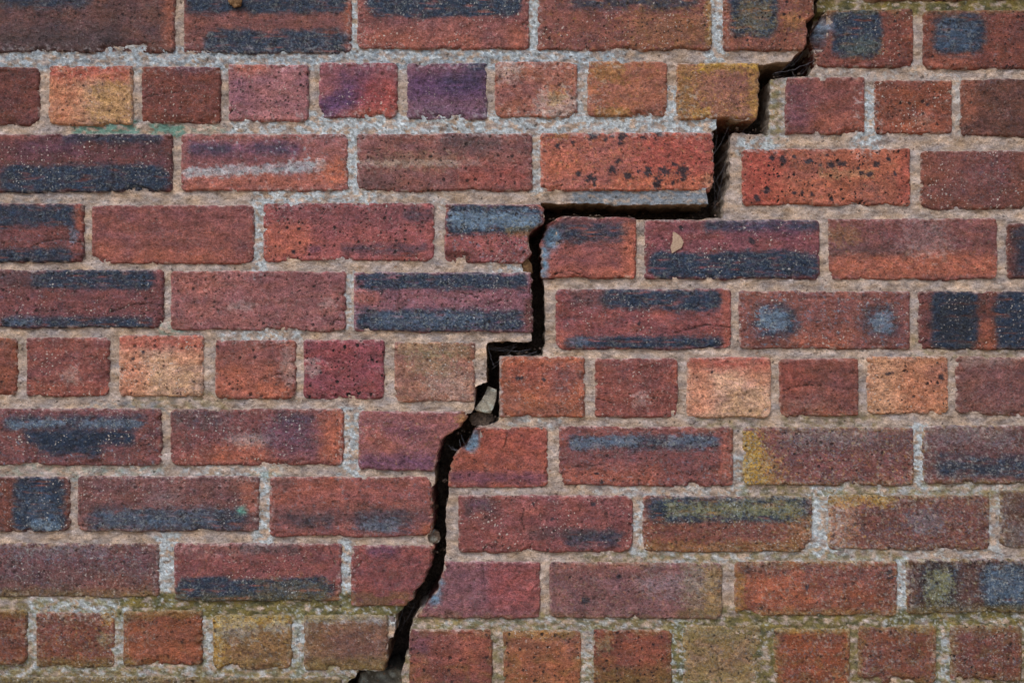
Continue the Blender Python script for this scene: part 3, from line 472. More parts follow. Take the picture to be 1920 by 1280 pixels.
 (1700, 1048, 2020, 1150, (88, 54, 48), dict(ops=[('K', 1728, 1055, 1794, 1138, .6, 8, .5), ('G', 1738, 1068, 1786, 1125, .65, 8, 1.0), ('N', 1842, 1058, 1925, 1138, .9, 6, .8), ('NL', 1850, 1065, 1920, 1125, .5, 10, 1.0), ('M', 1705, 1135, 2000, 1150, .4, 6, .1)], lab='dark brick with a round lichened spot and a blue grey square at the lower right')),
 # row J
 (766, 1183, 923, 1295, (136, 70, 58), dict(L=[(769, 1183), (765, 1200), (764, 1295)], deep=1, r=(3, 8), ops=[('P', 766, 1190, 800, 1230, .4, 12, .1), ('O', 850, 1190, 910, 1240, .35, 16, 0), ('V', 800, 1185, 880, 1210, .2, 12, .2)])),
 (943, 1183, 1092, 1290, (150, 86, 56), dict(ops=[('V', 1060, 1195, 1080, 1215, .4, 6, .3), ('O', 960, 1230, 1085, 1280, .3, 14, 0), ('Q', 945, 1183, 1080, 1196, .4, 5, .4)])),
 (1113, 1181, 1262, 1290, (132, 66, 48), dict(ops=[('G', 1120, 1200, 1145, 1222, .4, 7, .6), ('M', 1115, 1260, 1260, 1290, .4, 10, .1), ('O', 1180, 1190, 1240, 1230, .25, 14, 0)], r=(8, 12))),
 (1280, 1172, 1430, 1290, (152, 126, 86), dict(ops=[('Y', 1284, 1176, 1420, 1280, .2, 20, .8), ('V', 1300, 1190, 1420, 1260, .25, 30, .6), ('G', 1290, 1180, 1400, 1200, .25, 10, .4)], cracks=[[(1345, 1225), (1348, 1250), (1354, 1280)]], rough=1.8, h=-3, lab='mustard lichen covered header brick in the bottom course')),
 (1452, 1178, 1596, 1285, (146, 70, 40), dict(ops=[('Q', 1460, 1176, 1596, 1186, .5, 4, .2), ('V', 1452, 1180, 1475, 1200, .5, 6, .3)])),
 (1610, 1172, 1758, 1280, (128, 66, 46), dict(ops=[('V', 1615, 1230, 1640, 1270, .3, 8, .4), ('Q', 1690, 1172, 1758, 1184, .5, 4, .2)], r=(8, 12))),
 (1782, 1172, 1918, 1278, (116, 60, 46), dict(ops=[('V', 1785, 1180, 1860, 1200, .4, 8, .5)])),
]
for b in LEFT: b[5]['side'] = 0
for b in RIGHT: b[5]['side'] = 1

# courses beyond the picture, simpler bricks in the same bond
PAL = [(124, 68, 62), (140, 78, 68), (112, 64, 62), (146, 82, 62), (132, 72, 70), (118, 66, 58)]
extra = []


def add_extra(x0, y0, x1, y1, side):
    ops = []
    w = x1 - x0
    if w > 200 and random.random() < 0.55:
        yy = y0 + random.choice((4, 62, 60))
        ops.append(('N', x0 + 10, yy, x1 - 14, yy + 34, .92, 6, .5))
    if w < 200 and random.random() < 0.15: base = (196, 136, 94)
    else: base = random.choice(PAL)
    if y1 > 1290: ops.append(('M', x0, y0, x1, y0 + 22, .4, 8, .3))
    extra.append((x0, y0, x1, y1, base, dict(ops=ops, side=side, far=1)))


def extend(rows, y0, y1, head, side):
    xs0 = min(b[0] for b in rows); xs1 = max(b[2] for b in rows)
    w = 152 if head else 322
    if side == 0:
        x = xs0 - 16
        while x > XL + 40:
            a = max(x - w - random.uniform(-4, 4), XL + 4); add_extra(a, y0, x, y1, 0); x = a - 16
    else:
        x = xs1 + 16
        while x < XR - 40:
            a = min(x + w + random.uniform(-4, 4), XR - 4); add_extra(x, y0, a, y1, 1); x = a + 16


for ys, side, rowset in (((-16, 122, 249, 382, 505, 634, 766, 893, 1018, 1147, 1268), 0, LEFT),
                         ((14, 146, 279, 411, 544, 669, 799, 928, 1054, 1176), 1, RIGHT)):
    for i, y in enumerate(ys):
        rows = [b for b in rowset if abs(b[1] - y) < 14]
        if rows: extend(rows, y, y + 111, i in (1, 5, 9), side)
for (y0, xe, head) in ((-145, 1602, 0), (-273, 1692, 0), (-401, 1777, 1), (1396, 542, 0), (1524, 452, 0), (1652, 452, 1)):
    extend([(xe + 14, 0, xe + 14, 0)], y0, y0 + 112, head, 0)
for (y0, xe, head) in ((-112, 1620, 0), (-240, 1710, 0), (-368, 1795, 1), (1308, 662, 0), (1438, 563, 0), (1566, 473, 1)):
    extend([(xe - 14, 0, xe - 14, 0)], y0, y0 + 110, head, 1)
extend([(459, 0, 459, 0)], 1692, 1772, 0, 1)
BR = LEFT + RIGHT + extra


# ------------------------------------------------------------------ painting helpers
def box_mask(px, py, op):
    c, x0, y0, x1, y1, st, soft, pale = op[:8]
    shear = op[8] if len(op) > 8 else 0
    cx, cy = (x0 + x1) / 2, (y0 + y1) / 2
    hx, hy = (x1 - x0) / 2, (y1 - y0) / 2
    qy = py - cy - shear * (px - cx)
    qx = px - cx
    r = min(min(hx, hy) * .95, 22)
    dx, dy = np.abs(qx) - hx + r, np.abs(qy) - hy + r
    d = np.minimum(np.maximum(dx, dy), 0) + np.hypot(np.maximum(dx, 0), np.maximum(dy, 0)) - r
    sd = int(abs(x0) + abs(y0)) % 50
    d = d + (2.5 + soft * 0.7) * fbm(px / 22, py / 13, 5, sd, .7) + min(hy * .35, 7) * fbm(px / 70, py / 45, 2, sd + 1)
    m = ss(soft * 1.8, -soft * 1.2, d) * st
    if c == 'N':
        m = m * ss(-.75, -.12, fbm(px / 55, py / 8, 3, sd + 5, .6) - .03)
    elif c in ('Y', 'G', 'F', 'W', 'NL', 'S', 'Q'):
        m = st * ss(.12, .62, m / max(st, .01) + .9 * fbm(px / 9, py / 7, 4, sd + 6, .65) - .12)
    return np.clip(m * (1 + 0.5 * fbm(px / 18, py / 9, 3, sd + 3)), 0, 1)


def seg_dist(px, py, pts):
    d = np.full(px.shape, 1e9)
    for (x1, y1), (x2, y2) in zip(pts[:-1], pts[1:]):
        vx, vy = x2 - x1, y2 - y1
        t = np.clip(((px - x1) * vx + (py - y1) * vy) / (vx * vx + vy * vy + 1e-9), 0, 1)
        d = np.minimum(d, np.hypot(px - x1 - t * vx, py - y1 - t * vy))
    return d



def setback(px, py):
    """the right half has dropped back a few millimetres along the crack"""
    xc = np.interp(py, [0, 400, 660, 1250], [1540, 1330, 980, 760])
    return -18.0 * np.exp(-np.maximum(px - xc, 0) / 330.0)


def build_brick(i, spec, parent):
    x0, y0, x1, y1, base, kw = spec
    base = np.array(base, float)
    far = kw.get('far', 0)
    G = 7.0 if far else 2.3
    w, h = x1 - x0, y1 - y0
    gw = random.Random(i + 3)
    nx, ny = int(w / G), int(h / G)
    u, v = np.meshgrid(np.linspace(0, 1, nx + 1), np.linspace(0, 1, ny + 1))
    # param distances in px
    X, Y = u * w, v * h
    dist = np.minimum(np.minimum(X, w - X), np.minimum(Y, h - Y))
    rl, rr = kw.get('r', (random.uniform(6, 14), random.uniform(6, 14)))
    if 'L' in kw: rl = min(rl, 4)
    if 'R' in kw: rr = min(rr, 4)
    Xn, Yn = X.copy(), Y.copy()
    for (cx, cy, sx, sy, r) in ((0, 0, 1, 1, rl * .8), (w, 0, -1, 1, rr * .8), (0, h, 1, -1, rl * 1.2), (w, h, -1, -1, rr * 1.2)):
        a = 1 - (X - cx) * sx / r
        b = 1 - (Y - cy) * sy / r
        m = (a > 0) & (b > 0)
        aa, bb = np.clip(a, 0, 1), np.clip(b, 0, 1)
        na, nb = aa * np.sqrt(1 - bb * bb / 2), bb * np.sqrt(1 - aa * aa / 2)
        Xn = np.where(m, cx + sx * r * (1 - na), Xn)
        Yn = np.where(m, cy + sy * r * (1 - nb), Yn)
    px = x0 + Xn
    py = y0 + Yn
    if 'L' in kw:
        p = np.array(kw['L'], float); e = np.interp(py, p[:, 1], p[:, 0])
        t = np.clip(1 - Xn / w, 0, 1); px = px + (e - x0) * t
    if 'R' in kw:
        p = np.array(kw['R'], float); e = np.interp(py, p[:, 1], p[:, 0])
        t = np.clip(Xn / w, 0, 1); px = px + (e - x1) * t
    # ragged arrises
    fall = np.exp(-dist / 9.0)
    ragb = 1.0 + 1.5 * ss(0.6, 1.0, v)
    sd = i % 61
    px = px + fall * 1.3 * fbm(px / 34, py / 34, 4, sd, .5)
    if len(kw.get('L', ())) > 3: px = px + np.exp(-X / 9) * 5.0 * fbm(px / 40, py / 13, 5, sd + 2, .62)
    if len(kw.get('R', ())) > 3 and i != 16: px = px + np.exp(-(w - X) / 9) * 5.0 * fbm(px / 40, py / 13, 5, sd + 2, .62)
    low = fbm(px / 85, py * 0 + sd, 3, sd + 2, .45)
    py = py + fall * ragb * (0.9 * fbm(px / 40, py / 40, 4, sd + 5, .5) + 1.9 * low)
    # relief
    rough = kw.get('rough', 1.0)
    h0 = kw.get('h', (pn(np.array([i * 3.7]), np.array([i * 1.3]))[0]) * 3 + 0.6)
    R = 4.6 + 2.5 * pn(px / 30, py / 30, sd)
    R = np.maximum(R, 2.8)
    dd = np.clip(dist / R, 0, 1)
    roll = -(R * 1.15) * (1 - np.sqrt(np.clip(1 - (1 - dd) ** 2, 0, 1)))
    hh = h0 + roll + (u - .5) * pn(np.array([i * 1.9]), np.array([3.1]))[0] * 4 + (v - .5) * pn(np.array([i * 2.9]), np.array([7.1]))[0] * 3
    hh = hh + rough * (1.4 * fbm(px / 34, py / 26, 3, sd) + 1.1 * fbm(px / 7, py / 6, 3, sd + 7, .7))
    # eroded nibbles along the edges
    nib = ss(.22, .5, fbm(px / 30, py / 16, 4, sd + 11)) * np.exp(-dist / 8)
    hh = hh - 7 * nib
    # pits
    pit = ss(.42, .62, pn(px / 6.3, py / 5.6, sd + 13) + .15 * pn(px / 40, py / 40, sd))
    hh = hh - 2.2 * pit * rough
    rc = random.Random(i * 13 + 5)
    auto = []
    for _ in range(rc.choice((0, 0, 1, 1, 2))):
        ex_ = rc.uniform(x0 + 10, x1 - 10); wd_ = rc.uniform(7, 26)
        if rc.random() < .7: auto.append((ex_ - wd_, y1 - rc.uniform(3, 8), ex_ + wd_, y1 + 8, rc.uniform(4, 8), 4))
        else:
            sx_ = rc.choice((x0, x1)); auto.append((sx_ - rc.uniform(5, 14), y1 - rc.uniform(6, 22), sx_ + rc.uniform(5, 14), y1 + 8, rc.uniform(4, 8), 4))
    for (cx0, cy0, cx1, cy1, dep, soft) in list(kw.get('chips', [])) + ([] if far else auto):
        m = box_mask(px, py, ('', cx0, cy0, cx1, cy1, 1, soft, 0))
        hh = hh - dep * m
    sb = setback(px, py) if kw['side'] else 0 * px
    hh = hh + sb
    # colour (sRGB space paint)
    var = fbm(px / 60, py / 20, 3, sd + 17)
    var2 = fbm(px / 15, py / 12, 4, sd + 23, .6)
    col = base[None, None, :] * (1 + 0.20 * var + 0.20 * var2)[..., None]
    hue = fbm(px / 50, py / 22, 3, sd + 29)[..., None]
    col = col + hue * np.array([8, 1, -12.0])
    gl = col.mean(-1, keepdims=True)
    col = (col * .77 + (gl + np.array([4, 0, 3.])) * .23) * np.array([.97, .975, .975])
    pv = ss(.05, .45, fbm(px / 48, py / 26, 3, sd + 53))[..., None] * .22
    col = col * (1 - pv) + (base * .35 + np.array([118, 78, 88.]) * .65) * pv
    edge = np.exp(-dist / 6)[..., None]
    col = col + edge * np.clip(fbm(px / 24, py / 24, 2, sd + 31), 0, 1)[..., None] * np.array([40, 16, 2])
    pale = 0.10 + 0.25 * np.clip(fbm(px / 45, py / 30, 3, sd + 37), 0, 1)
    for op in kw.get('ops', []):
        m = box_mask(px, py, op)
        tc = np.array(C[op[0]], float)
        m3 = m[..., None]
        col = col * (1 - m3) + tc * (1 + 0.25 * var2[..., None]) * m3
        if op[0] == 'N':
            hh = hh + .8 * m
        pale = pale * (1 - m) + op[7] * m if op[7] > 0 else pale * (1 - m)
    por = np.full(px.shape, kw.get('pore', 1.0) * .9)
    for (cx, cy, rx, ry) in kw.get('spots', []):
        d = np.hypot((px - cx) / rx, (py - cy) / ry) + .95 * fbm(px / 8, py / 7, 4, sd, .6)
        m = ss(1.15, .7, d)[..., None] * .9
        col = col * (1 - m) + np.array([46, 40, 48.]) * m
    if 'spots' in kw and len(kw['spots']) > 10:
        q = ss(.38, .52, fbm(px / 7, py / 6, 3, sd + 41))[..., None] * .7
        col = col * (1 - q) + np.array([64, 48, 50.]) * q
    for cr in kw.get('cracks', []):
        d = seg_dist(px + 1.6 * pn(px / 5, py / 5, sd), py + 1.6 * pn(px / 5, py / 5, sd + 1), cr)
        m = ss(1.9, .5, d) * ss(-.35, .1, fbm(px / 9, py / 9, 2, sd + 19) + .12)
        hh = hh - 3 * m
        col = col * (1 - .55 * m[..., None]) + np.array([52, 36, 34.]) * .55 * m[..., None]
    # mortar smears and lichen creeping over the arris
    sm = ss(.22, .5, fbm(px / 16, py / 11, 4, sd + 47) + .55 * np.exp(-dist / 4.5) - .28)[..., None]
    sm = sm * np.exp(-np.maximum(dist - 2, 0) / 6)[..., None]
    col = col * (1 - .7 * sm) + np.array([186, 170, 160.]) * .7 * sm
    gr = region(px, py)
    tp = (ss(.0, .45, fbm(px / 14, py / 8, 5, sd + 59, .65) + .62 * np.exp(-Y / 4.5) + .25 * np.exp(-X / 4) - .30) * np.exp(-np.maximum(np.minimum(Y, X * 1.6) - 1, 0) / 5))[..., None] * .75
    col = col * (1 - tp) + np.array([190, 174, 170.]) * tp
    if not far:
        lz = ss(1250, 1500, px) * ss(700, 850, py) * .55 + ss(950, 1020, py) * ss(320, 250, px) * .4
        pale = np.clip(pale + lz * (.35 + 1.1 * fbm(px / 30, py / 24, 3, 91)), 0, 1)
        ye = (lz * np.exp(-dist / 7) * ss(-.1, .35, fbm(px / 16, py / 12, 4, 93)))[..., None] * 1.1
        ye = np.clip(ye, 0, .7)
        col = col * (1 - ye) + np.array([150, 128, 66.]) * ye
        ws = (lz * .9 * ss(.30, .5, fbm(px / 7, py / 7, 4, 95, .6) + .3 * np.exp(-dist / 8) + .2 * fbm(px / 60, py / 40, 2, 97)))[..., None]
        ws = np.clip(ws, 0, .75)
        col = col * (1 - ws) + np.array([182, 182, 176.]) * ws
    for sd_, key, DX in ((0, 'L', X), (1, 'R', w - X)):
        if len(kw.get(key, ())) > 4:
            te = (np.exp(-DX / 3.5) * ss(-.25, .25, fbm(px / 14, py / 11, 4, sd + 61)))[..., None] * .6
            col = col * (1 - te) + np.array([186, 132, 108.]) * te
    wl = (ss(.22, .46, fbm(px / 9, py / 9, 5, 77, .6) + .3 * gr['white'] - .12) * gr['white'] * .5)[..., None]
    col = col * (1 - wl) + np.array([188, 194, 200.]) * wl
    ml = (ss(.0, .5, fbm(px / 30, py / 18, 4, 79) + gr['moss'] * .7 - .35 + .5 * np.exp(-dist / 9)) * np.clip(gr['moss'], 0, 1) * .45)[..., None]
    col = col * (1 - ml) + np.array([112, 98, 46.]) * ml

    # outer ring -> sides going back into the wall
    idx = np.arange((nx + 1) * (ny + 1)).reshape(ny + 1, nx + 1)
    q = np.stack([idx[:-1, :-1], idx[1:, :-1], idx[1:, 1:], idx[:-1, 1:]], -1).reshape(-1, 4)
    per = np.concatenate([idx[0, :-1], idx[:-1, -1], idx[-1, ::-1][:-1], idx[::-1, 0][:-1]])
    co_x, co_y, co_h = px.ravel(), py.ravel(), hh.ravel()
    cl = lin(np.clip(col, 8, 250)).reshape(-1, 3)
    pl, po = pale.ravel(), por.ravel()
    depths = [-12, -150] if not kw.get('deep') else [-9, -14, -20, -28, -38, -50, -64, -80, -98, -118, -140, -158]
    ex, ey, eh = co_x[per], co_y[per], co_h[per]
    sbe = sb.ravel()[per]
    n = len(per)
    base_i = len(co_x)
    prev = per
    Xs, Ys, Hs, Cs = [co_x], [co_y], [co_h], [cl]
    cx, cy = ex.mean(), ey.mean()
    arc = np.cumsum(np.hypot(np.diff(ex, append=ex[0]), np.diff(ey, append=ey[0])))
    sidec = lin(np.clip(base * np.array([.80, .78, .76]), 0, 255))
    for k, dpt in enumerate(depths):
        am = 0 if k == 0 or not kw.get('deep') else min(3.2, 1 + k * .5)
        off = am * fbm(arc / 16, np.full(n, dpt / 16.), 4, sd + 3, .6)
        nrm = np.stack([ex - cx, ey - cy], 1)
        nrm[:, 0] /= w; nrm[:, 1] /= h
        big = np.abs(nrm[:, 0]) > np.abs(nrm[:, 1])
        ox = np.where(big, np.sign(nrm[:, 0]), 0) * off
        oy = np.where(big, 0, np.sign(nrm[:, 1])) * off
        Xs.append(ex + ox); Ys.append(ey + oy); Hs.append(np.full(n, dpt) + sbe)
        tt = (1 + .35 * fbm(arc / 12, np.full(n, dpt / 12.), 3, sd))[:, None]
        edgec = cl[per]
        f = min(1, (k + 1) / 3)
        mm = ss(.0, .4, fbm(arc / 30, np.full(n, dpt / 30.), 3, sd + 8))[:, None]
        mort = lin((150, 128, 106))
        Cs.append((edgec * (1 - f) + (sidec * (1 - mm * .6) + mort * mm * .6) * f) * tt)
        cur = np.arange(base_i, base_i + n)
        nxt = np.roll(np.arange(n), -1)
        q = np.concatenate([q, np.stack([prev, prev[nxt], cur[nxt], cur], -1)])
        prev = cur
        base_i += n
    allx, ally, allh = np.concatenate(Xs), np.concatenate(Ys), np.concatenate(Hs)
    m = len(allx) - len(co_x)
    grit = gw.choice((.05, .25, .5, .9, 1.2))
    po = po * gw.uniform(.55, 1.25)
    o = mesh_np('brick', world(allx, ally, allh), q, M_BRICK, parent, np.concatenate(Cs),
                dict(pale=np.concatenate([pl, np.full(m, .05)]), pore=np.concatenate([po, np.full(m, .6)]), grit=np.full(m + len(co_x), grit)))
    if 'lab' in kw: o['label'] = kw['lab']
    return o


# ------------------------------------------------------------------ where lichen and moss grow (their own patches)
WHITE = [(0, 92, 760, 124, .8), (430, 100, 1160, 122, .9), (230, 92, 420, 130, .8), (560, 215, 1340, 252, .85), (430, 228, 640, 250, .7), (655, 250, 668, 350, .9), (999, 0, 1008, 100, 1), (1083, 100, 1130, 260, .7),
         (1330, 0, 1356, 110, .9), (1252, 170, 1300, 250, .9), (1440, 150, 1478, 260, .5), (655, 0, 668, 100, .9), (478, 380, 494, 520, .8), (480, 360, 700, 384, .8), (650, 515, 664, 610, .7),
         (1612, 170, 1650, 290, .9), (1395, 262, 1460, 278, .9), (1780, 150, 1806, 240, .4), (1480, 120, 1800, 145, .35), (720, 220, 900, 250, .8), (1000, 250, 1014, 360, .7),
         (420, 625, 560, 640, .7), (640, 770, 672, 890, .8), (480, 890, 506, 1020, .8), (295, 1005, 327, 1130, .95), (640, 1020, 660, 1150, .9), (60, 1130, 230, 1160, .9), (520, 1140, 760, 1165, .7),
         (230, 870, 300, 905, .5), (380, 1150, 410, 1260, .75), (548, 1150, 572, 1270, .9), (210, 1150, 232, 1240, .7), (50, 1150, 66, 1250, .7), (0, 1255, 700, 1275, .6),
         (1716, 800, 1735, 930, .9), (1370, 860, 1400, 935, .7), (1190, 950, 1210, 1050, .7), (1525, 920, 1580, 1040, .95), (1200, 1035, 1420, 1056, .6), (1685, 1050, 1702, 1170, .95), (1650, 915, 1900, 940, .6), (1855, 930, 1880, 1060, .6),
         (1262, 1165, 1282, 1280, .85), (1755, 1160, 1785, 1280, .8), (1425, 1170, 1455, 1230, .5), (820, 1164, 1300, 1182, .55), (1092, 1165, 1115, 1280, .6), (1420, 1030, 1860, 1055, .5),
         (1660, 1150, 1920, 1180, .6), (350, 880, 520, 895, .6), (130, 890, 480, 905, .4), (1100, 912, 1400, 930, .5), (640, 370, 830, 385, .4), (930, 480, 990, 512, .7), (960, 790, 1050, 800, .5)]
BLUEISH = [(1080, 356, 1330, 384, .9), (0, 92, 1200, 124, .5), (0, 380, 110, 384, .5), (160, 760, 320, 770, .5), (0, 365, 200, 382, .25)]
TEAL = [(140, 226, 255, 246, .95), (285, 236, 340, 252, .95), (340, 240, 430, 250, .4), (0, 872, 300, 895, .3), (470, 880, 520, 900, .3), (300, 610, 340, 630, .5)]
MOSS = [(230, 1122, 760, 1150, 1), (-300, 1120, 240, 1146, .5), (-300, 1150, 600, 1300, .35), (780, 1160, 1300, 1190, .6), (1280, 1150, 2200, 1180, .8), (1260, 1170, 1460, 1300, .8), (1400, 905, 1900, 935, .5),
        (1100, 1040, 1700, 1056, .45), (1700, 1140, 2200, 1300, .65), (1920, 900, 2200, 1300, .4), (1540, 0, 2200, 14, .9), (920, 1180, 950, 1300, .6), (1590, 1180, 1612, 1300, .7), (250, 745, 420, 765, .35),
        (1300, 780, 1420, 800, .35), (1480, 780, 1640, 800, .4), (-700, 1240, 2620, 1800, .6), (1720, 640, 1900, 665, .3), (-100, 640, 30, 660, .2), (1448, 150, 1460, 245, .6)]


def field(px, py, L_, pad=12):
    r = np.zeros(px.shape)
    if px.size == 0: return r
    ax0, ax1, ay0, ay1 = px.min(), px.max(), py.min(), py.max()
    for (x0, y0, x1, y1, s) in L_:
        if x1 + 30 < ax0 or x0 - 30 > ax1 or y1 + 30 < ay0 or y0 - 30 > ay1: continue
        dx = np.maximum(np.maximum(x0 - px, px - x1), 0)
        dy = np.maximum(np.maximum(y0 - py, py - y1), 0)
        r = np.maximum(r, s * np.exp(-(np.hypot(dx, dy) / pad) ** 2))
    return r


def region(px, py):
    return dict(white=field(px, py, WHITE), moss=field(px, py, MOSS, 16))


CUTS = [(1516, 16, 1556, 86), (1008, 412, 1042, 520), (862, 802, 898, 850), (790, 1086, 826, 1142), (1316, 328, 1345, 350)]


def mortar_h(x, y):
    h = -4.4 + 3.0 * fbm(x / 30, y / 22, 3, 101) + 2.3 * fbm(x / 9, y / 7, 4, 107, .6) + .8 * pn(x / 3.2, y / 3.2, 111)
    for (bx0, by0, bx1, by1) in CUTS:
        m_ = (x > bx0) & (x < bx1) & (y > by0) & (y < by1)
        h = h - 26 * m_
    w = field(x, y, WHITE)
    return h + 1.6 * ss(.05, .4, fbm(x / 10, y / 10, 4, 121) + .35 * w - .1) * w


def mortar_col(x, y):
    b = np.array([190, 172, 160.])
    v1 = fbm(x / 60, y / 20, 4, 131)
    v2 = fbm(x / 16, y / 12, 4, 137)
    col = b * (1 + .20 * v1 + .20 * v2)[..., None]
    hue = fbm(x / 45, y / 20, 3, 141)[..., None]
    col = col + hue * np.array([16, 2, -18.])
    # grey dirt patches
    g = ss(.15, .55, fbm(x / 26, y / 16, 4, 149))[..., None] * .4
    col = col * (1 - g) + np.array([146, 134, 128.]) * g
    fw = field(x, y, WHITE)
    m = (ss(.06, .26, fbm(x / 17, y / 12, 4, 151, .55) + .55 * fw - .24) * np.clip(fw * 1.2, 0, 1))[..., None] * .9
    sub = fbm(x / 5, y / 5, 3, 157)[..., None]
    col = col * (1 - m) + (np.array([196, 210, 220.]) * (1 + .38 * sub)) * m
    fb = field(x, y, BLUEISH)
    m = (ss(-.2, .35, fbm(x / 16, y / 9, 4, 161) + .6 * fb - .25) * fb)[..., None] * .8
    col = col * (1 - m) + np.array([118, 138, 158.]) * m
    ft = field(x, y, TEAL, 8)
    m = (ss(-.1, .3, fbm(x / 16, y / 9, 4, 167) + .5 * ft - .2) * ft)[..., None] * .8
    col = col * (1 - m) + np.array([96, 150, 140.]) * m
    fm = field(x, y, MOSS, 16)
    m = (ss(-.35, .3, fbm(x / 20, y / 12, 5, 171, .6) + .6 * fm - .35) * np.clip(fm * 1.2, 0, 1))[..., None]
    mc = np.array([104, 98, 52.]) + fbm(x / 24, y / 14, 3, 179)[..., None] * np.array([60, 42, 4])
    col = col * (1 - .85 * m) + mc * .85 * m
    # crusty white discs in the mossy part
    k = ss(.34, .5, pn(x / 6, y / 6, 181) + .22 * fw + .1 * pn(x / 2.5, y / 2.5, 3) - .05)[..., None] * np.clip(fm + fw * .5, 0, 1)[..., None]
    col = col * (1 - .85 * k) + np.array([190, 196, 200.]) * .85 * k
    return lin(np.clip(col, 8, 245))


def build_mortar(side, parent):
    line = LB if side == 0 else RB
    if side == 0:
        poly = [(XL, YT)] + [tuple(p) for p in line] + [(XL, YB)]
        gx = np.concatenate([np.arange(XL, -20, 8.0), np.arange(-20, 1800, 2.4)])
    else:
        poly = [tuple(p) for p in line] + [(XR, YB), (XR, YT)]
        gx = np.concatenate([np.arange(440, 700, 2.4), np.arange(700, 1940, 2.4), np.arange(1940, XR + .1, 8.0)])
    gy = np.concatenate([np.arange(YT, -20, 8.0), np.arange(-20, 1300, 2.4), np.arange(1300, YB + .1, 8.0)])
    gx = np.unique(gx); gy = np.unique(gy)
    X, Y = np.meshgrid(gx, gy)
    ins = pip(X, Y, poly)
    # hidden under bricks
    hid = np.zeros(X.shape, bool)
    for (x0, y0, x1, y1, _, kw) in BR:
        if kw['side'] != side: continue
        if 'L' in kw: x0 = max(p[0] for p in kw['L'])
        if 'R' in kw: x1 = min(p[0] for p in kw['R'])
        i0, i1 = np.searchsorted(gx, x0 + 16), np.searchsorted(gx, x1 - 16)
        j0, j1 = np.searchsorted(gy, y0 + 16), np.searchsorted(gy, y1 - 16)
        hid[j0:j1, i0:i1] = True
    # snap outside vertices close to the edge on to it
    near = np.zeros(X.shape, bool)
    A, B = line[:-1], line[1:]
    cand = ~ins
    # candidates: outside vertices with an inside 8-neighbour
    nb = np.zeros(X.shape, bool)
    for dj in (-1, 0, 1):
        for di in (-1, 0, 1):
            nb |= np.roll(np.roll(ins, dj, 0), di, 1)
    cand &= nb
    jj, ii = np.where(cand)
    P = np.stack([X[jj, ii], Y[jj, ii]], 1)
    for k in range(len(P)):
        p = P[k]
        m = np.abs(A[:, 1] - p[1]) < 20
        a, b = A[m], B[m]
        if len(a) == 0: continue
        v = b - a
        t = np.clip(((p - a) * v).sum(1) / ((v * v).sum(1) + 1e-9), 0, 1)
        q = a + t[:, None] * v
        d = np.hypot(*(q - p).T)
        kk = d.argmin()
        if d[kk] < 14:
            X[jj[k], ii[k]], Y[jj[k], ii[k]] = q[kk]; near[jj[k], ii[k]] = True
    ok = ins | near
    idx = np.arange(X.size).reshape(X.shape)

    def qd(a): return np.stack([a[:-1, :-1], a[1:, :-1], a[1:, 1:], a[:-1, 1:]], -1).reshape(-1, 4)
    qi, qo, qn, qh = qd(idx), qd(ok), qd(ins), qd(hid)
    keep = qo.all(1) & qn.any(1) & ~qh.all(1)
    q = qi[keep]
    used = np.unique(q)
    rm = np.full(X.size, -1); rm[used] = np.arange(len(used))
    q = rm[q]
    x, y = X.ravel()[used], Y.ravel()[used]
    sbk = (lambda a, b: setback(a, b)) if side else (lambda a, b: 0 * a)
    co = world(x, y, mortar_h(x, y) + sbk(x, y))
    col = mortar_col(x, y)
    n0 = len(co)
    # broken face of the mortar inside the crack + wall ends: skirts going back
    loop = resample([tuple(p) for p in line], 2.6)
    sx, sy = loop[:, 0], loop[:, 1]
    tx, ty = np.gradient(sx), np.gradient(sy)
    ln = np.hypot(tx, ty) + 1e-6
    sgn = 1 if side == 0 else -1
    nxv, nyv = -ty / ln * -sgn, tx / ln * -sgn          # towards the gap
    arc = np.cumsum(ln)
    H0 = mortar_h(sx, sy) + sbk(sx, sy)
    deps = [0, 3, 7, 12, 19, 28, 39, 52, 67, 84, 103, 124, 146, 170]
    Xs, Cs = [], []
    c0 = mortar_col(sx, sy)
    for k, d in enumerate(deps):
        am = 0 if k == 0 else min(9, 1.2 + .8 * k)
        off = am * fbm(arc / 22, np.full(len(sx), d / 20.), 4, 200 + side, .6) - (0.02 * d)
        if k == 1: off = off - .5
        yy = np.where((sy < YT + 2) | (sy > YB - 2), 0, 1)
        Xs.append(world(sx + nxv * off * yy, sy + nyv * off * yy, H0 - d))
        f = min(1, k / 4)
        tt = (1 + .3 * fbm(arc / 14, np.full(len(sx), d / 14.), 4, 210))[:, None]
        Cs.append(c0 * (1 - f) + lin((168, 140, 112) if side == 0 else (184, 172, 160)) * tt * f)  # right face painted paler than the left, standing in for light on it
    n = len(sx)
    base = n0
    rings = [np.arange(base + k * n, base + (k + 1) * n) for k in range(len(deps))]
    sk = []
    for a, b in zip(rings[:-1], rings[1:]):
        if side == 0: sk.append(np.stack([a[:-1], a[1:], b[1:], b[:-1]], -1)[:, ::-1])
        else: sk.append(np.stack([a[:-1], a[1:], b[1:], b[:-1]], -1))
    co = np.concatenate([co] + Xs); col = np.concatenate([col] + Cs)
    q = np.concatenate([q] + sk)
    # outer end, top of the wall
    xe = XL if side == 0 else XR
    e = resample([(xe, YT), (xe, YB)], 20)
    nb_ = len(co); m = len(e)
    co = np.concatenate([co, world(e[:, 0], e[:, 1], np.full(m, -3.)), world(e[:, 0], e[:, 1], np.full(m, -170.))])
    col = np.concatenate([col, mortar_col(e[:, 0], e[:, 1]), mortar_col(e[:, 0], e[:, 1])])
    a = np.arange(nb_, nb_ + m); b = a + m
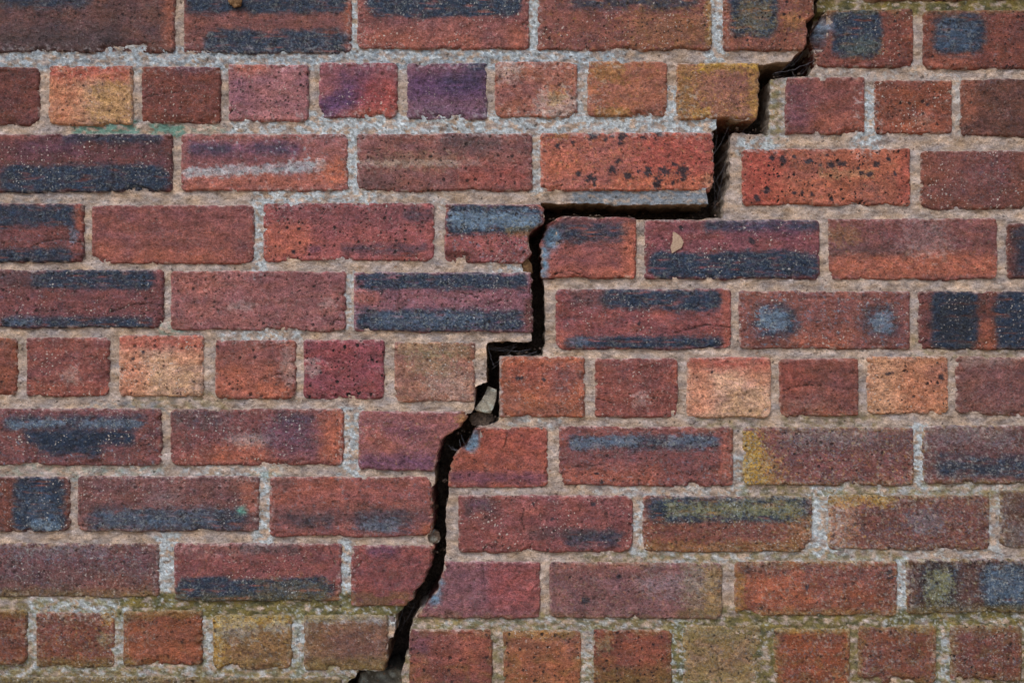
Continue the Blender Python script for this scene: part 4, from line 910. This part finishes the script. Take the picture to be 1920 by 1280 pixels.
    q = np.concatenate([q, np.stack([a[:-1], a[1:], b[1:], b[:-1]], -1)])
    t0, t1 = (XL, 1775) if side == 0 else (1797, XR)
    e = resample([(t0, YT), (t1, YT)], 20)
    nb_ = len(co); m = len(e)
    co = np.concatenate([co, world(e[:, 0], e[:, 1], np.full(m, -3.)), world(e[:, 0], e[:, 1], np.full(m, -170.))])
    col = np.concatenate([col, mortar_col(e[:, 0], e[:, 1]), mortar_col(e[:, 0], e[:, 1])])
    a = np.arange(nb_, nb_ + m); b = a + m
    q = np.concatenate([q, np.stack([a[:-1], b[:-1], b[1:], a[1:]], -1)])
    return mesh_np('mortar', co, q, M_MORTAR, parent, col)


# ------------------------------------------------------------------ the ground
gx, gy = np.meshgrid(np.concatenate([[-120, -40, -12, -6], np.linspace(-3, 3, 61), [6, 12, 40, 120]]),
                     np.concatenate([[-120, -40, -12, -6], np.linspace(-3, 1, 41), [6, 12, 40, 120]]))
gz = 0.012 * fbm(gx * 3, gy * 3, 4, 5) * (np.abs(gx) < 4)
gi = np.arange(gx.size).reshape(gx.shape)
gq = np.stack([gi[:-1, :-1], gi[:-1, 1:], gi[1:, 1:], gi[1:, :-1]], -1).reshape(-1, 4)
tag(mesh_np('ground', np.stack([gx, gy, gz], -1).reshape(-1, 3), gq, M_GROUND), kind='structure')

# ------------------------------------------------------------------ the wall
wall = bpy.data.objects.new('brick_wall', None)
link(wall)
wall.location = (0, 0, 0)
tag(wall, 'weathered red brick wall split from top to bottom by a stepped black crack', 'wall', kind='thing')
for i, b in enumerate(BR):
    build_brick(i, b, wall)
mo_l = build_mortar(0, wall)
mo_r = build_mortar(1, wall)

# inner half of the wall, a rough rubble face behind the gap
cx_, cy_ = np.meshgrid(np.arange(XL, XR + 1, 8.), np.arange(YT, YB + 1, 8.))
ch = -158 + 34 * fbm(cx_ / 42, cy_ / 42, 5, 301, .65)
ci = np.arange(cx_.size).reshape(cx_.shape)
cq = np.stack([ci[:-1, :-1], ci[1:, :-1], ci[1:, 1:], ci[:-1, 1:]], -1).reshape(-1, 4)
co = world(cx_.ravel(), cy_.ravel(), ch.ravel())
per = np.concatenate([ci[0, :-1], ci[:-1, -1], ci[-1, ::-1][:-1], ci[::-1, 0][:-1]])
bk = co[per].copy(); bk[:, 1] = 0.225
cap = len(co) + len(per)
a = np.arange(len(per)); nx_ = np.roll(a, -1)
cq = np.concatenate([cq, np.stack([per, per[nx_], len(co) + nx_, len(co) + a], -1)])
nfc = len(co)
co = np.concatenate([co, bk])
corners = [0, len(ci[0]) - 1, len(ci[0]) - 1 + len(ci[:, 0]) - 1, 2 * (len(ci[0]) - 1) + len(ci[:, 0]) - 1]
cq = np.concatenate([cq, np.array([[nfc + k for k in corners]])])
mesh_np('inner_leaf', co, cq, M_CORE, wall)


# ------------------------------------------------------------------ small things in the crack
def tube(paths, r):
    V, F = [], []
    for pts in paths:
        pts = [Vector(p) for p in pts]
        b0 = len(V)
        for i, p in enumerate(pts):
            d = (pts[min(i + 1, len(pts) - 1)] - pts[max(i - 1, 0)]).normalized()
            up = Vector((0, 1, 0)) if abs(d.y) < .9 else Vector((1, 0, 0))
            s = d.cross(up).normalized(); t = d.cross(s)
            for k in range(3):
                an = 2 * math.pi * k / 3
                V.append(p + (s * math.cos(an) + t * math.sin(an)) * r * random.uniform(.6, 1.4))
        for i in range(len(pts) - 1):
            for k in range(3):
                F.append((b0 + i * 3 + k, b0 + i * 3 + (k + 1) % 3, b0 + (i + 1) * 3 + (k + 1) % 3, b0 + (i + 1) * 3 + k))
    return V, F


def P3(x, y, h):
    return ((x - 960) * S, -h * S, CZ - (y - 640) * S)


def cobweb(label, anchors, seed, n=14, r=.24, sag=4, dz=(-6, -40)):
    """strands strung between anchor points of the gap"""
    rd = random.Random(seed)
    paths = []
    for k in range(n):
        a, b = rd.sample(anchors, 2)
        h1, h2 = rd.uniform(*dz), rd.uniform(*dz)
        ja, jb = [rd.uniform(-5, 5) for _ in range(2)], [rd.uniform(-5, 5) for _ in range(2)]
        A = (a[0] + ja[0], a[1] + ja[1]); B = (b[0] + jb[0], b[1] + jb[1])
        pts = []
        for i in range(9):
            t = i / 8
            sgl = math.sin(math.pi * t) * rd.uniform(.6, 1.4) * sag
            pts.append(P3(A[0] + (B[0] - A[0]) * t + rd.uniform(-.8, .8), A[1] + (B[1] - A[1]) * t + sgl, h1 + (h2 - h1) * t))
        paths.append(pts)
    V, F = tube(paths, r * S)
    me = bpy.data.meshes.new('cobweb'); me.from_pydata(V, [], F); me.materials.append(M_WEB)
    o = link(bpy.data.objects.new('cobweb', me))
    tag(o, label, 'cobweb', 'cobwebs strung across the crack')


cobweb('tangled grey cobweb stretched across the top of the crack beside the charred brick', [(1510, 95), (1535, 95), (1490, 125), (1455, 135), (1520, 115), (1535, 112), (1500, 135)], 1, 11, .17)
cobweb('cobweb hanging in the corner under the top right header brick left of the crack', [(1345, 250), (1343, 285), (1372, 235), (1375, 262), (1365, 225), (1410, 226), (1348, 230), (1342, 305)], 2, 6, .15)
cobweb('cobweb strung over the ledge above the squarely exposed orange header brick', [(914, 650), (935, 668), (965, 646), (995, 650), (1012, 664), (925, 690), (940, 655)], 3, 9, .2)
cobweb('small white web in the pocket beside the slanting brick corner painted blue for sky light', [(842, 836), (850, 842), (862, 840), (870, 834), (862, 820)], 4, 4, .2, dz=(-6, -22))
cobweb('fine web spanning the lower crack beside the grey mortar tab', [(745, 1190), (760, 1160), (775, 1140), (765, 1150), (752, 1135), (770, 1175), (748, 1175)], 5, 5, .15)
cobweb('dusty cobweb in the narrow gap above the bottom of the ledge with blue mortar', [(1340, 340), (1362, 375), (1345, 385), (1350, 330), (1370, 300)], 6, 5, .18)


def blob(name, verts, faces, mat, subdiv=2, noise_amp=.6, seed=1, col=None):
    me = bpy.data.meshes.new(name)
    me.from_pydata([P3(*v) for v in verts], [], faces)
    import bmesh
    bm = bmesh.new(); bm.from_mesh(me)
    bmesh.ops.recalc_face_normals(bm, faces=bm.faces)
    eds = list(bm.edges)
    bmesh.ops.bevel(bm, geom=eds, offset=1.0 * S, segments=1, affect='EDGES')
    bmesh.ops.triangulate(bm, faces=bm.faces)
    bmesh.ops.subdivide_edges(bm, edges=bm.edges, cuts=subdiv, use_grid_fill=True)
    rr = random.Random(seed)
    for v in bm.verts:
        p = np.array([v.co.x, v.co.z, v.co.y]) / S
        n = float(fbm(np.array([p[0] / 7 + p[2] / 9]), np.array([p[1] / 7 - p[2] / 11]), 3, seed)[0])
        v.co += v.normal * n * noise_amp * 2 * S
    bm.to_mesh(me); bm.free()
    for p in me.polygons: p.use_smooth = True
    me.materials.append(mat)
    if col is not None:
        a = me.color_attributes.new('col', 'FLOAT_COLOR', 'POINT')
        n = len(me.vertices)
        co = np.empty(n * 3, np.float32); me.vertices.foreach_get('co', co); co = co.reshape(-1, 3) / S
        base = np.array(col, float)
        t = fbm(co[:, 0] / 10, co[:, 2] / 10, 4, seed)
        cc = base * (1 + .35 * t[:, None])
        w_ = ss(.1, .4, fbm(co[:, 0] / 12, co[:, 2] / 12, 3, seed + 4))[:, None]
        cc = cc * (1 - .7 * w_) + np.array([184, 196, 190.]) * .7 * w_
        rgba = np.ones((n, 4), np.float32); rgba[:, :3] = lin(np.clip(cc, 8, 245))
        a.data.foreach_set('color', rgba.ravel())
    return link(bpy.data.objects.new(name, me))


def slab(front, back_h, shrink=.86, shift=(0, 0)):
    """prism: front polygon [(x,y,h)], back copy shrunk at back_h"""
    cx = sum(p[0] for p in front) / len(front); cy = sum(p[1] for p in front) / len(front)
    n = len(front)
    V = list(front) + [(cx + (p[0] - cx) * shrink + shift[0], cy + (p[1] - cy) * shrink + shift[1], back_h) for p in front]
    F = [tuple(range(n)), tuple(range(2 * n - 1, n - 1, -1))] + [(i, i + n, (i + 1) % n + n, (i + 1) % n) for i in range(n)]
    return V, F


V, F = slab([(914, 724, -26), (931, 731, -24), (930, 748, -16), (925, 764, -10), (919, 776, -12), (891, 770, -12), (889, 766, -12), (903, 749, -18), (909, 738, -24)], -52, .9, (0, 8))
o = blob('mortar_fragment', V, F, M_MORTAR, 3, .45, 5, (158, 152, 138))
tag(o, 'loose angular grey mortar fragment wedged upright in the crack beside the orange header brick', 'mortar fragment', 'broken mortar pieces in the crack')
V, F = slab([(884, 776, -26), (905, 771, -22), (922, 778, -30), (928, 790, -30), (912, 798, -24), (884, 799, -24), (878, 788, -28)], -70, .95)
o = blob('rubble_lump', V, F, M_BARK, 3, 1.5, 9)
tag(o, 'dark crumbly lump of debris under the loose mortar fragment', 'rubble', 'rubble lying in the crack')
V, F = slab([(979, 492, -3), (990, 484, -8), (998, 496, -9), (999, 511, -10), (991, 517, -5), (981, 509, -2)], -18, .8)
o = blob('dry_leaf', V, F, M_LEAF, 2, 1.0, 11)
tag(o, 'curled brown dead leaf scrap caught on the left lip of the crack', 'leaf')
V, F = slab([(798, 1004, -7), (812, 995, -16), (822, 1002, -22), (825, 1014, -22), (820, 1022, -18), (806, 1020, -9)], -40, .8)
o = blob('mortar_fragment', V, F, M_MORTAR, 2, .8, 13, (128, 108, 92))
tag(o, 'brown broken stub of bedding mortar jutting into the lower crack', 'mortar fragment', 'broken mortar pieces in the crack')
V, F = slab([(725, 1156, -4), (741, 1155, -5), (741, 1184, -6), (736, 1193, -6), (728, 1199, -4), (724, 1180, -4)], -30, .9)
o = blob('mortar_fragment', V, F, M_MORTAR, 2, .6, 15, (126, 116, 116))
tag(o, 'pointed grey mortar tab at the end of the bottom header brick left of the crack', 'mortar fragment', 'broken mortar pieces in the crack')
# rubble lying inside the gap at the foot of the picture
V, F = slab([(668, 1275, -42), (690, 1268, -40), (715, 1272, -44), (735, 1265, -40), (750, 1276, -38), (748, 1300, -36), (690, 1304, -34), (664, 1298, -36)], -120, 1.0)
o = blob('rubble_lump', V, F, M_MORTAR, 3, 1.8, 17, (98, 94, 84))
tag(o, 'mossy grey rubble lying in the crack at the bottom edge of the view', 'rubble', 'rubble lying in the crack')

# crumbs of brick and mortar caught on the ledges of the crack
rc_ = random.Random(44)
spots_ = [(1040, 408), (1075, 402), (1120, 404), (1180, 405), (1290, 405), (1352, 404), (1000, 655), (975, 662), (950, 664), (925, 785), (880, 797), (868, 812),
          (1460, 138), (1500, 134), (1425, 240), (1390, 240), (775, 1150), (822, 1040), (1352, 380), (905, 720), (830, 905), (985, 470), (720, 1266), (695, 1264)]
import bmesh
bm = bmesh.new()
for (cx0, cy0) in spots_:
    for _ in range(rc_.randint(4, 8)):
        r_ = rc_.uniform(.9, 3.2)
        p0 = P3(cx0 + rc_.gauss(0, 7), cy0 + rc_.uniform(-3, 2), -rc_.uniform(14, 55))
        q = bmesh.ops.create_icosphere(bm, subdivisions=1, radius=r_ * S)
        for v in q['verts']:
            v.co = Vector((v.co.x * rc_.uniform(.7, 1.3), v.co.y * rc_.uniform(.7, 1.3), v.co.z * rc_.uniform(.6, 1.1))) + Vector(p0)
me = bpy.data.meshes.new('crumbs'); bm.to_mesh(me); bm.free(); me.materials.append(M_BARK)
tag(link(bpy.data.objects.new('crumbs', me)), 'fine dark crumbs of brick and mortar scattered along the ledges of the crack', 'crumbs', kind='stuff')

# seed flake stuck on a brick
V, F = slab([(x_, y_, z_ - 17) for x_, y_, z_ in ((1264, 433, 5.2), (1269, 435, 5.8), (1278, 442, 6.2), (1284, 453, 5.6), (1280, 463, 4.8), (1270, 469, 4.2), (1262, 474, 4.0), (1259, 462, 4.6), (1263, 452, 5.0))], -16, .95)
me = bpy.data.meshes.new('seed_flake'); me.from_pydata([P3(*v) for v in V], [], F); me.materials.append(M_SEED)
tag(link(bpy.data.objects.new('seed_flake', me)), 'small pale papery flake stuck to the navy banded brick right of the crack', 'flake')
# cocoon at the top edge
V, F = slab([(432, -6, 6), (438, -10, 10), (450, -8, 14), (457, 2, 10), (453, 14, 8), (443, 18, 9), (434, 13, 10), (430, 5, 9)], 1, .9)
o = blob('cocoon', V, F, M_COCOON, 3, 1.6, 21)
tag(o, 'tiny brown cocoon stuck on the navy band of a brick at the top edge', 'cocoon')
